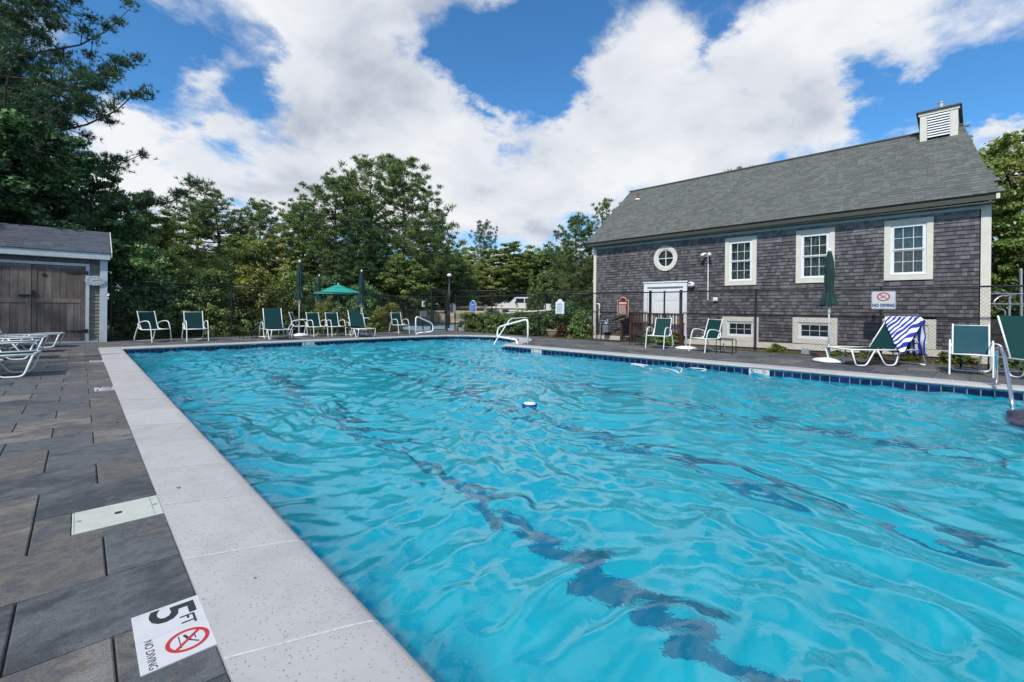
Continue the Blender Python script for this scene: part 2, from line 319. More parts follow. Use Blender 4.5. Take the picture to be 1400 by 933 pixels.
leaf_mat('oak_dark', (0.039, 0.099, 0.049), (0.097, 0.203, 0.075), (0.224, 0.379, 0.121), .4)
leaf_mat('hedge_leaves', (0.049, 0.105, 0.030), (0.124, 0.213, 0.055), (0.348, 0.400, 0.109), .35)
leaf_mat('yellow_leaves', (0.075, 0.100, 0.019), (0.175, 0.213, 0.037), (0.375, 0.350, 0.062), .4)
leaf_mat('red_brown_leaves', (.04, .02, .015), (.09, .04, .02), (.16, .10, .03), .3)
leaf_mat('arborvitae_leaves', (0.051, 0.101, 0.021), (0.118, 0.220, 0.034), (0.237, 0.338, 0.060), .3)
leaf_mat('grass_blades', (.03, .055, .012), (.06, .11, .02), (.13, .17, .04), .3)
m, t, b = newmat('ground_soil'); s = noise(coords(t, 'World'), .5, 8, .65, .3, 0, t); g = noise(coords(t, 'World'), 25, 4, .7, 0, 0, t)
LK(ramp(t, math_('ADD', math_('MULTIPLY', s, .6, t), math_('MULTIPLY', g, .4, t), t), [(.3, (.05, .035, .022)), (.5, (.035, .05, .018)), (.7, (.07, .09, .03))]), b.inputs['Base Color'], t)
b.inputs['Roughness'].default_value = .95; bump(t, b, g, .8, .04); MAT['ground_soil'] = m

# ================================================================== helpers
def setp(o, label=None, cat=None, group=None, kind=None):
    if label: o['label'] = label
    if cat: o['category'] = cat
    if group: o['group'] = group
    if kind: o['kind'] = kind
    return o
def thing(name, label, cat, loc=(0, 0, 0), rz=0, group=None):
    o = bpy.data.objects.new(name, None); col.objects.link(o); o.location = loc; o.rotation_euler = (0, 0, rz); o.empty_display_size = .1
    return setp(o, label, cat, group)
class MB:
    def __init__(s): s.v = []; s.f = []; s.r = []; s.uv = None
    def add(s, vs, fs, rnd=None):
        k = len(s.v); s.v += [tuple(p) for p in vs]; s.f += [tuple(i + k for i in f) for f in fs]
        s.r += [random.random() if rnd is None else rnd] * len(fs); return s
    def box(s, x0, x1, y0, y1, z0, z1, rnd=None):
        return s.add([(x0, y0, z0), (x1, y0, z0), (x1, y1, z0), (x0, y1, z0), (x0, y0, z1), (x1, y0, z1), (x1, y1, z1), (x0, y1, z1)],
                     [(0, 3, 2, 1), (4, 5, 6, 7), (0, 1, 5, 4), (1, 2, 6, 5), (2, 3, 7, 6), (3, 0, 4, 7)], random.random() if rnd is None else rnd)
    def bbox(s, x0, x1, y0, y1, z0, z1, c=.004):
        # box with chamfered top edges
        return s.add([(x0, y0, z0), (x1, y0, z0), (x1, y1, z0), (x0, y1, z0), (x0, y0, z1 - c), (x1, y0, z1 - c), (x1, y1, z1 - c), (x0, y1, z1 - c),
                      (x0 + c, y0 + c, z1), (x1 - c, y0 + c, z1), (x1 - c, y1 - c, z1), (x0 + c, y1 - c, z1)],
                     [(0, 1, 5, 4), (1, 2, 6, 5), (2, 3, 7, 6), (3, 0, 4, 7), (4, 5, 9, 8), (5, 6, 10, 9), (6, 7, 11, 10), (7, 4, 8, 11), (8, 9, 10, 11)], random.random())
    def tube(s, pts, r, n=8, closed=False, caps=True, flat=1.0):
        pts = [Vector(p) for p in pts]; m_ = len(pts); rs = r if isinstance(r, (list, tuple)) else [r] * m_
        vs = []; prev = None
        for i, p in enumerate(pts):
            if closed: d = pts[(i + 1) % m_] - pts[i - 1]
            else: d = pts[min(i + 1, m_ - 1)] - pts[max(i - 1, 0)]
            if d.length < 1e-9: d = Vector((0, 0, 1))
            d.normalize()
            if prev is None:
                a = Vector((0, 0, 1)) if abs(d.z) < .9 else Vector((0, 1, 0)); u = d.cross(a).normalized()
            else:
                u = prev - d * prev.dot(d); u = u.normalized() if u.length > 1e-6 else d.orthogonal().normalized()
            prev = u; w_ = d.cross(u)
            for k in range(n):
                a = 2 * math.pi * k / n; vs.append(p + (u * math.cos(a) + w_ * math.sin(a) * flat) * rs[i])
        fs = []
        for i in range(m_ if closed else m_ - 1):
            j = (i + 1) % m_
            for k in range(n): fs.append((i * n + k, i * n + (k + 1) % n, j * n + (k + 1) % n, j * n + k))
        if caps and not closed: fs.append(tuple(range(n - 1, -1, -1))); fs.append(tuple((m_ - 1) * n + k for k in range(n)))
        return s.add(vs, fs)
    def lathe(s, prof, n=20, c=(0, 0, 0), mod=None):
        vs = []; fs = []
        for j, (r, z) in enumerate(prof):
            for k in range(n):
                a = 2 * math.pi * k / n; rr = r * (mod(a, j) if mod else 1)
                vs.append((c[0] + rr * math.cos(a), c[1] + rr * math.sin(a), c[2] + z))
        for j in range(len(prof) - 1):
            for k in range(n): fs.append((j * n + k, j * n + (k + 1) % n, (j + 1) * n + (k + 1) % n, (j + 1) * n + k))
        fs.append(tuple(range(n - 1, -1, -1))); fs.append(tuple((len(prof) - 1) * n + k for k in range(n)))
        return s.add(vs, fs)
    def prism(s, poly, z0, z1):
        n = len(poly); vs = [(x, y, z0) for x, y in poly] + [(x, y, z1) for x, y in poly]
        fs = [tuple(range(n - 1, -1, -1)), tuple(range(n, 2 * n))] + [(i, (i + 1) % n, n + (i + 1) % n, n + i) for i in range(n)]
        return s.add(vs, fs)
    def xf(s, Mx, k=0):
        s.v = s.v[:k] + [tuple(Mx @ Vector(p)) for p in s.v[k:]]; return s
    def build(s, name, mat, parent=None, smooth=False, mesh=False, auto=None):
        me = bpy.data.meshes.new(name); me.from_pydata(s.v, [], s.f)
        me.materials.append(MAT[mat] if isinstance(mat, str) else mat)
        at = me.attributes.new('rnd', 'FLOAT', 'FACE'); at.data.foreach_set('value', np.array(s.r, dtype=np.float32))
        if smooth:
            me.shade_smooth()
            if auto: me.set_sharp_from_angle(angle=R_(auto))
        if mesh: return me
        o = bpy.data.objects.new(name, me); col.objects.link(o)
        if parent: o.parent = parent
        return o
def link(name, me, parent=None, loc=(0, 0, 0), scale=None, rz=None):
    o = bpy.data.objects.new(name, me); col.objects.link(o); o.location = loc
    if scale: o.scale = scale
    if rz is not None: o.rotation_euler = (0, 0, rz)
    if parent: o.parent = parent
    return o
def copy_tree(o, parent=None):
    c = o.copy(); col.objects.link(c); c.parent = parent
    for ch in list(o.children): copy_tree(ch, c)
    return c
def place(src, used, x, y, rz, label, cat, group=None, z=0, scale=None):
    o = src if not used else copy_tree(src)
    o.location = (x, y, z); o.rotation_euler = (0, 0, rz)
    if scale: o.scale = (scale, scale, scale)
    if 'group' in o and not group: del o['group']
    return setp(o, label, cat, group)
def fil(pts, r, seg=5):
    """round the corners of a polyline"""
    pts = [Vector(p) for p in pts]; out = [pts[0]]
    for i in range(1, len(pts) - 1):
        a, b, c = pts[i - 1], pts[i], pts[i + 1]; d1 = (a - b); d2 = (c - b); rr = min(r, d1.length * .48, d2.length * .48)
        p, q = b + d1.normalized() * rr, b + d2.normalized() * rr
        for k in range(seg + 1):
            t_ = k / seg; out.append(p * (1 - t_) ** 2 + b * 2 * t_ * (1 - t_) + q * t_ ** 2)
    out.append(pts[-1]); return out
def frameM(o, x, y):
    x = Vector(x).normalized(); y = Vector(y).normalized(); z = x.cross(y)
    m_ = Matrix((x, y, z)).transposed().to_4x4(); m_.translation = Vector(o); return m_
def text(name, s, size, mat, parent, Mx, align='CENTER', depth=.0008, sx=1.0, bold=0.0):
    c = bpy.data.curves.new(name, 'FONT'); c.body = s; c.size = size; c.align_x = align; c.align_y = 'CENTER'; c.extrude = depth; c.offset = bold
    c.resolution_u = 3
    tmp = bpy.data.objects.new('tmp', c); col.objects.link(tmp)
    bpy.context.view_layer.update()
    me = bpy.data.meshes.new_from_object(tmp); bpy.data.objects.remove(tmp); bpy.data.curves.remove(c)
    me.transform(Mx @ Matrix.Diagonal((sx, 1, 1, 1))); me.materials.clear(); me.materials.append(MAT[mat]); me.name = name
    o = bpy.data.objects.new(name, me); col.objects.link(o)
    if parent: o.parent = parent
    return o
def plate(poly, Mx, th, name, mat, parent):
    b_ = MB().prism(poly, -th, 0); b_.xf(Mx); return b_.build(name, mat, parent)
def annulus(r0, r1, n=28, z=.001, sx=1, sy=1, c=(0, 0)):
    b_ = MB(); vs = []
    for k in range(n):
        a = 2 * math.pi * k / n
        for r in (r0, r1): vs.append((c[0] + math.cos(a) * r * sx, c[1] + math.sin(a) * r * sy, z))
    b_.add(vs, [(2 * k, 2 * k + 1, (2 * k + 3) % (2 * n), (2 * k + 2) % (2 * n)) for k in range(n)]); return b_
def strip(b_, p, q, wd, z=.0015):
    p = Vector(p); q = Vector(q); d = (q - p).normalized(); n_ = Vector((-d.y, d.x)) * wd / 2
    b_.add([(p.x - n_.x, p.y - n_.y, z), (q.x - n_.x, q.y - n_.y, z), (q.x + n_.x, q.y + n_.y, z), (p.x + n_.x, p.y + n_.y, z)], [(0, 1, 2, 3)]); return b_
def np_mesh(name, verts, quads, rnd, mat, smooth=False):
    me = bpy.data.meshes.new(name); nv, nf, k = len(verts), len(quads), quads.shape[1]
    me.vertices.add(nv); me.vertices.foreach_set('co', verts.astype(np.float32).ravel())
    me.loops.add(nf * k); me.loops.foreach_set('vertex_index', quads.astype(np.int32).ravel())
    me.polygons.add(nf); me.polygons.foreach_set('loop_start', (np.arange(nf) * k).astype(np.int32))
    if smooth: me.polygons.foreach_set('use_smooth', np.ones(nf, bool))
    me.materials.append(MAT[mat] if isinstance(mat, str) else mat)
    if rnd is not None:
        a = me.attributes.new('rnd', 'FLOAT', 'FACE'); a.data.foreach_set('value', rnd.astype(np.float32))
    me.update(calc_edges=True); return me

# ================================================================== the pool and the decks
EDGE = [(.80, -7), (.80, 16.33), (10.6, 16.33), (11.5, 16.15), (12.25, 15.6), (12.75, 14.8), (12.95, 13.8), (12.75, 13.0), (12.2, 12.35), (11.4, 11.75), (10.6, 11.3), (10.05, 11.02), (10.04, 10.9), (10.86, -.36), (11.34, -7)]
CW = .44
def offs(path, d):
    out = []
    P_ = [Vector(p) for p in path]
    for i, p in enumerate(P_):
        n_ = Vector((0, 0))
        segs = []
        if i > 0: segs.append((P_[i] - P_[i - 1]).normalized())
        if i < len(P_) - 1: segs.append((P_[i + 1] - P_[i]).normalized())
        ns = [Vector((-s_.y, s_.x)) for s_ in segs]
        if len(ns) == 2:
            m_ = (ns[0] + ns[1]).normalized(); k = 1 / max(.4, m_.dot(ns[0])); n_ = m_ * k
        else: n_ = ns[0]
        out.append(p + n_ * d)
    return out
# basin
basin = MB(); ZB = -1.4
n_ = len(EDGE); vs = [(x, y, -.045) for x, y in EDGE] + [(x, y, ZB) for x, y in EDGE]
basin.add(vs, [(i, (i + 1) % n_, n_ + (i + 1) % n_, n_ + i) for i in range(n_)] + [tuple(range(n_, 2 * n_))])
pool = setp(basin.build('pool_basin', 'plaster'), kind='structure')
steps = MB()
for k, rr in enumerate((1.5, 1.05, .6)):
    poly = [(11.2 + (2.2 - k * .45 + .0) * math.cos(a), 13.75 + (2.5 - k * .5) * math.sin(a)) for a in [R_(-75 + i * 15) for i in range(11)]]
    poly = poly + [(10.3 + k * .45, 15.6 - k * .3), (10.3 + k * .45, 12.0 + k * .3)]
    steps.prism(poly, ZB, -1.05 + k * .3)
s_ = steps.build('pool_step', 'plaster', pool)
for (x0, name) in ((2.62, 'lane_line'), (5.0, 'lane_line'), (7.42, 'lane_line')):
    b_ = MB(); sl = .032
    def LX(y): return x0 + sl * y
    b_.add([(LX(-6), -6, ZB + .004), (LX(-6) + .22, -6, ZB + .004), (LX(14.9) + .22, 14.9, ZB + .004), (LX(14.9), 14.9, ZB + .004)], [(0, 1, 2, 3)])
    b_.box(LX(14.9) - .3, LX(14.9) + .58, 14.905, 15.2, ZB + .002, ZB + .0045)
    b_.build(name, 'lane_tile', pool)

# tile band under the coping
TZ0, TZ1 = -.215, -.055
tileband = setp(bpy.data.objects.new('waterline_band', None), kind='structure'); col.objects.link(tileband)
gb = MB()
tm = [MB().box(0, 1, 0, 1, 0, 1, (i + .5) / 8).build('tile', 'navy_tile', mesh=True) for i in range(8)]
def walk(path, step):
    """points and directions each `step` along a polyline, one segment at a time"""
    for a, b_ in zip(path[:-1], path[1:]):
        a, b_ = Vector(a), Vector(b_); ln = (b_ - a).length; k = max(1, round(ln / step))
        for i in range(k): yield a + (b_ - a) * (i / k), a + (b_ - a) * ((i + 1) / k), (b_ - a).normalized()
ntile = 0
runs = [EDGE[1:12], EDGE[11:14], [EDGE[13], (11.02, -2.5)]]
marker_spans = [((10.12, 9.60), (10.15, 9.12)), ((10.70, 3.50), (10.74, 3.10))]
for run in runs:
    for p, q, d in walk(run, .158):
        nr = Vector((d.y, -d.x))  # into the pool
        gb.add([(p.x, p.y, TZ0), (q.x, q.y, TZ0), (q.x, q.y, TZ1), (p.x, p.y, TZ1), (p.x + nr.x * .006, p.y + nr.y * .006, TZ0), (q.x + nr.x * .006, q.y + nr.y * .006, TZ0), (q.x + nr.x * .006, q.y + nr.y * .006, TZ1), (p.x + nr.x * .006, p.y + nr.y * .006, TZ1)], [(4, 5, 6, 7), (0, 4, 7, 3), (1, 2, 6, 5), (7, 6, 2, 3)])
        o = link('tile', tm[ntile % 8 if random.random() < .5 else random.randrange(8)], tileband, (p.x + nr.x * .001 + d.x * .006, p.y + nr.y * .001 + d.y * .006, TZ0), ((q - p).length - .012, .012, TZ1 - TZ0 - .006), math.atan2(d.y, d.x))
        o.location = (p.x + nr.x * .013 + d.x * .006, p.y + nr.y * .013 + d.y * .006, TZ0); ntile += 1
g_ = gb.build('grout_bed', 'grout', tileband)

# coping stones with a rounded pool edge
coping = setp(bpy.data.objects.new('pool_coping', None), kind='structure'); col.objects.link(coping)
PROF = [(-.03, -.045), (-.045, -.03), (-.045, -.012), (-.035, .004), (-.012, .012), (.05, .014), (1.0, .010), (1.0, -.05), (0, -.05)]
def cop_stone(a0, a1, b0, b1, lift=0):
    """a = pool edge points, b = deck edge points"""
    b_ = MB(); vs = []
    for a, bb in ((a0, b0), (a1, b1)):
        a, bb = Vector(a), Vector(bb); wv = bb - a
        for (s_, z) in PROF:
            if s_ < .06: p = a + wv.normalized() * s_
            else: p = a + wv * s_
            vs.append((p.x, p.y, z + lift))
    n = len(PROF); fs = [(i, n + i, n + (i + 1) % n, (i + 1) % n) for i in range(n)] + [tuple(range(n)), tuple(range(2 * n - 1, n - 1, -1))]
    b_.add(vs, fs)
    o = b_.build('coping_stone', 'coping', coping, smooth=True, auto=50); return o
gap = .0035
def run_coping(path, step, lift=0, first=None):
    inn = [Vector(p) for p in path]; out = offs(path, CW)
    for i in range(len(inn) - 1):
        a, b_, c, d = inn[i], inn[i + 1], out[i], out[i + 1]; ln = (b_ - a).length
        cuts = [0]
        k = max(1, round(ln / step)); cuts = [j / k for j in range(k + 1)]
        if first is not None and i == 0: cuts = [0] + [(y - a.y) / (b_.y - a.y) for y in first if a.y < y < b_.y] + [1]
        for s0 in cuts[1:]:
            p_, q_ = a.lerp(b_, min(s0, 1)), c.lerp(d, min(s0, 1)); dd_ = (b_ - a).normalized() * .0055; ww_ = (q_ - p_).normalized()
            mb_ = MB(); pr_ = [(-.036, -.02), (-.034, .0035), (-.012, .0125), (.05, .0148), (1, .0108)]; vs_ = []
            for sg_ in (-1, 1):
                for (f_, z_) in pr_:
                    pt_ = (p_ + ww_ * f_ if f_ < .06 else q_) + dd_ * sg_; vs_.append((pt_.x, pt_.y, z_ + lift))
            mb_.add(vs_, [(i_, i_ + 1, 6 + i_, 5 + i_) for i_ in range(4)]); mb_.build('mortar_joint', 'mortar', coping)
        for s0, s1 in zip(cuts[:-1], cuts[1:]):
            g0, g1 = gap / ln, gap / ln
            f0, f1 = s0 + g0, s1 - g1
            cop_stone(a.lerp(b_, f0), a.lerp(b_, f1), c.lerp(d, f0), c.lerp(d, f1), lift + random.uniform(-.0015, .0015))
run_coping(EDGE[0:12], .8, 0, first=[-6.2, -5.4, -4.6, -3.8, -3.0, -2.25, -1.5, -.75, .03, .82, 1.61, 2.42, 3.2, 3.98, 4.78, 5.58, 6.4, 7.2, 8.0, 8.8, 9.6, 10.4, 11.2, 12.0, 12.8, 13.6, 14.4, 15.2, 15.9])
run_coping(EDGE[12:15], .8, .006)
bedv = MB(); inn = [Vector(p) for p in EDGE]; out = offs(EDGE, CW - .01)
for i in range(len(inn) - 1):
    bedv.add([(inn[i].x, inn[i].y, -.052), (inn[i + 1].x, inn[i + 1].y, -.052), (out[i + 1].x, out[i + 1].y, -.052), (out[i].x, out[i].y, -.052), ][::-1], [(0, 1, 2, 3)])
    z0, z1 = -.051, .0075
bedv.build('mortar_bed', 'grout', coping)

# deck slab under the pavers (joint sand colour), a sheet with the pool cut out
bm = bmesh.new(); outer = [(-9, -9), (-9, 20.1), (14.1, 20.1), (14.6, 16), (14.5, 11.5), (14.35, 8), (14.45, -9)]
ov = [bm.verts.new((x, y, -.013)) for x, y in outer]; iv = [bm.verts.new((x, y, -.013)) for x, y in [(p.x, p.y) for p in [Vector((.50, -9))] + [Vector(q) for q in [(.50, 16.65), (10.7, 16.65), (11.7, 16.4), (12.55, 15.8), (13.05, 14.9), (13.25, 13.8), (13.05, 12.9), (12.4, 12.2), (11.5, 11.55), (10.5, 11.15), (10.34, 11.0), (11.2, -.36), (11.8, -9)]]]]
es = []
loop_ = ov[0:1] + ov[1:] ; seq = [ov[0], ov[1], ov[2], ov[3], ov[4], ov[5], ov[6]] + iv[::-1]
for i in range(len(seq)): es.append(bm.edges.new((seq[i], seq[(i + 1) % len(seq)])))
bmesh.ops.triangle_fill(bm, edges=es, use_beauty=True); bmesh.ops.recalc_face_normals(bm, faces=bm.faces)
me = bpy.data.meshes.new('deck_slab'); bm.to_mesh(me); bm.free(); me.materials.append(MAT['joint_sand'])
deck = setp(link('pool_deck', me), kind='structure')
if me.polygons[0].normal.z < 0: me.flip_normals()

# pavers
def clip(poly, n, c):   # keep points with n.p >= c
    out = []
    for i in range(len(poly)):
        a, b_ = poly[i], poly[(i + 1) % len(poly)]; da = a[0] * n[0] + a[1] * n[1] - c; db = b_[0] * n[0] + b_[1] * n[1] - c
        if da >= 0: out.append(a)
        if (da >= 0) != (db >= 0):
            t_ = da / (da - db); out.append((a[0] + (b_[0] - a[0]) * t_, a[1] + (b_[1] - a[1]) * t_))
    return out
rowsY = [-8.9]
while rowsY[-1] < 1.2: rowsY.append(rowsY[-1] + .4827)
rowsY = [y for y in rowsY if y < 1.5] + [1.72, 2.185, 2.69, 3.155, 3.63, 4.12, 4.63, 5.33, 5.80, 6.255, 6.735, 7.22, 7.83, 8.31, 8.82, 9.3, 9.79, 10.26, 10.7, 11.17, 11.6, 12.07]
while rowsY[-1] < 20.0: rowsY.append(rowsY[-1] + .468)
i0 = rowsY.index(2.185)
pavers = []
NX, NY = .0, .0
ex = Vector((.8159, -11.26)).normalized(); rn = (-ex.y, ex.x)   # right edge normal pointing to deck
rc = rn[0] * (10.04 + CW * .998) + rn[1] * 10.9
for ri, (y0, y1) in enumerate(zip(rowsY[:-1], rowsY[1:])):
    kk = ri - i0; near_ = [-.177, .0955, -.177, -.177, .0955, -.177, .0955, -.177, .0955, -.177]
    ph = near_[kk] if 0 <= kk < 10 else (.0955 if (kk % 2 == 0) else -.177) if kk >= 10 else (.0955 if kk % 2 == 1 else -.177)
    xs = [.362]; x = ph
    while x > -9: xs.append(x); x -= .546 if (random.random() < .8 or x > -.3) else .273
    xs = xs[::-1]; xr = .362
    segs = list(zip(xs[:-1], xs[1:]))
    x = 10.2 + (0 if ri % 2 else .27)
    while x < 14.9: segs.append((x, x + .546)); x += .546
    if y1 > 16.78:
        x = .362
        while x < 9.9: st = random.choice((.546, .546, .273)); segs.append((x, min(x + st, 10.2 + (0 if ri % 2 else .27)))); x += st
    for (x0, x1) in segs:
        g2 = .0035; poly = [(x0 + g2, y0 + g2), (x1 - g2, y0 + g2), (x1 - g2, y1 - g2), (x0 + g2, y1 - g2)]
        cxm, cym = (x0 + x1) / 2, (y0 + y1) / 2
        if x0 >= .36:
            if cym < 16.9 and cxm < 10.2: poly = clip(poly, (0, 1), 16.775)
            if cym < 10.9 or cxm > 10.2 and cym < 10.9: poly = clip(poly, rn, rc)
            if 10.9 <= cym < 16.9 and ((cxm - 11.0) / 2.2) ** 2 + ((cym - 13.8) / 2.75) ** 2 < 1: continue
            if cym > 16.3 and cxm < 11.6: poly = clip(poly, (0, 1), 16.775)
        # lid and depth marker cut-outs on the near side
        poly = clip(poly, (0, -1), -20.05)
        lim = 14.45 if cym < 11 else 14.2
        poly = clip(poly, (-1, 0), -lim)
        if len(poly) < 3: continue
        ar = abs(sum(poly[i][0] * poly[(i + 1) % len(poly)][1] - poly[(i + 1) % len(poly)][0] * poly[i][1] for i in range(len(poly)))) / 2
        if ar < .004: continue
        cxm = sum(p[0] for p in poly) / len(poly); cym = sum(p[1] for p in poly) / len(poly)
        dep = cxm * fw.x + cym * fw.y; lat = cxm * rt.x + cym * rt.y
        vis = dep > .3 and abs(lat / dep) < 1.25
        size = ar / max(dep, .3) ** 3 if vis else -1
        if not vis and dep < -6: continue
        # leave the skimmer lid free
        if abs(cym - 3.39) < .25 and x1 > .3 and x0 < .36:
            pavers.append((size, [(.3655, 3.16), (.3655, 3.272), (-.0305, 3.272), (-.0305, 3.625), (-.1725, 3.625), (-.1725, 3.16)][::-1])); continue
        if abs(cym - 3.39) < .25 and -.1 < cxm < .36: continue
        pavers.append((size, poly))
pavers.sort(key=lambda a: -a[0])
shared = {}
rest = MB()
def paver_mb(b_, poly, dz=0):
    n = len(poly); cxm = sum(p[0] for p in poly) / n; cym = sum(p[1] for p in poly) / n
    c = .005; zt = -.0015 + dz
    top = [(p[0] + (c if p[0] < cxm else -c), p[1] + (c if p[1] < cym else -c)) for p in poly]
    if n != 4: top = [(p[0] + (cxm - p[0]) * .02, p[1] + (cym - p[1]) * .02) for p in poly]
    vs = [(x, y, -.033) for x, y in poly] + [(x, y, zt - .004) for x, y in poly] + [(x, y, zt) for x, y in top]
    b_.add(vs, [(i, (i + 1) % n, n + (i + 1) % n, n + i) for i in range(n)] + [(n + i, n + (i + 1) % n, 2 * n + (i + 1) % n, 2 * n + i) for i in range(n)] + [tuple(range(2 * n, 3 * n))], random.random())
for k, (sz, poly) in enumerate(pavers):
    if k < 298:
        b_ = MB(); 
        if len(poly) == 4 and abs(poly[0][0] - poly[3][0]) < 1e-6 and abs(poly[0][1] - poly[1][1]) < 1e-6:
            wx, wy = poly[1][0] - poly[0][0], poly[3][1] - poly[0][1]; key = (round(wx, 3), round(wy, 3))
            if key not in shared:
                paver_mb(b_, [(-wx / 2, -wy / 2), (wx / 2, -wy / 2), (wx / 2, wy / 2), (-wx / 2, wy / 2)]); shared[key] = b_.build('paver', 'paver', mesh=True)
            o = link('paver', shared[key], deck, ((poly[0][0] + poly[1][0]) / 2, (poly[0][1] + poly[3][1]) / 2, random.uniform(-.0015, .0015)))
            o.rotation_euler = (random.uniform(-.002, .002), random.uniform(-.002, .002), 0)
        else:
            paver_mb(b_, poly); b_.build('paver', 'paver', deck)
    else: paver_mb(rest, poly, random.uniform(-.0015, .0015))
setp(rest.build('paver_field', 'paver', deck), kind='stuff')

# skimmer lid
t_ = thing('skimmer_lid', 'pale green white rectangular skimmer lid set in the pavers beside the coping', 'lid', (.168, 3.45, 0))
MB().bbox(-.192, .192, -.165, .165, -.02, .001).build('lid_plate', 'lid_plastic', t_)
for x in (-.165, .165): MB().lathe([(.011, 0), (.011, .0022), (.007, .0026)], 10, (x, .0, .001)).build('screw', 'grey_steel', t_)
MB().lathe([(.018, 0), (.018, .0015)], 14, (0, 0, .001), lambda a, j: 1.0).build('finger_hole', 'ink_black', t_)
for x in (-.186, .150): MB().box(x, x + .003, -.16, .16, .001, .0022).build('seam', 'ink_grey', t_)

# depth markers
def depth_marker(Mx, label, w1=.187, h=.216, deckmark=True, small=False):
    """two square tiles: big 5 FT, then the no-diving symbol; local x = reading direction, y = up, z = out of the tile"""
    t = thing('depth_marker', label, 'depth marker', (0, 0, 0)); t.matrix_world = Mx
    I = Matrix.Identity(4)
    for k in range(2): MB().bbox(k * w1 + .0008, (k + 1) * w1 - .0008, 0, h, -.012, .0018, .0008).build('tile', 'ceramic', t)
    text('numeral', '5', h * .92, 'ink_black', t, Matrix.Translation((w1 * .36, h * .52, .0022)), bold=.003, depth=.0004, sx=1.25)
    text('lettering', 'FT', h * .30, 'ink_black', t, Matrix.Translation((w1 * .80, h * .72, .0022)), depth=.0004, bold=.0008)
    cxx, cyy, rr = w1 * 1.5, h * .64, h * .30
    s_ = annulus(rr * .80, rr, 28, .0026, c=(cxx, cyy)); strip(s_, (cxx - rr * .62, cyy + rr * .62), (cxx + rr * .62, cyy - rr * .62), rr * .17, .0028)
    s_.build('prohibition_sign', 'ink_red', t)
    f_ = MB(); strip(f_, (cxx - rr * .55, cyy - rr * .1), (cxx + rr * .1, cyy + rr * .1), rr * .14, .0022); strip(f_, (cxx + rr * .1, cyy + rr * .1), (cxx + rr * .5, cyy + rr * .45), rr * .09, .0022)
    strip(f_, (cxx - rr * .6, cyy - rr * .35), (cxx + rr * .55, cyy - rr * .35), rr * .05, .0021); strip(f_, (cxx - rr * .45, cyy + rr * .35), (cxx + rr * .1, cyy + rr * .35), rr * .05, .0021)
    f_.build('diver_figure', 'ink_black', t)
    text('lettering', 'NO DIVING', h * .155, 'ink_black', t, Matrix.Translation((cxx, h * .15, .0022)), depth=.0004, sx=1.0)
    return t
depth_marker(frameM((.150, 2.252, 0.001), (0, -1, 0), (1, 0, 0)), 'white five foot and no diving tile in the nearest pavers')
depth_marker(frameM((.150, 8.83, 0.001), (0, -1, 0), (1, 0, 0)), 'white depth tile farther up the deck beside the left coping')
depth_marker(frameM((.150, 13.1, 0.001), (0, -1, 0), (1, 0, 0)), 'farthest small white depth tile near the shed end of the left coping')
def wall_marker(x, y, dy, label):
    dx = dy * -.0725
    depth_marker(frameM((x, y, TZ0 + .035), (-dx * 0 + .0723, -1, 0), (0, 0, 1)), label, w1=.2, h=.135)
wall_marker(10.57 - .030, 3.62, .4, 'five foot marker tile under the right coping in front of the towel lounger')
wall_marker(10.118 - .030, 9.75, .4, 'five foot marker tile on the right pool wall near the hand rails')
depth_marker(frameM((5.55, 16.295, TZ0 + .035), (1, 0, 0), (0, 0, 1)), 'depth marker tile on the far pool wall below the closed parasol', w1=.2, h=.135)
depth_marker(frameM((12.83, 13.6, .018), (0, -1, 0), (1, 0, 0)), 'reddish white depth tile on the curved coping behind the step rail', w1=.2, h=.2)

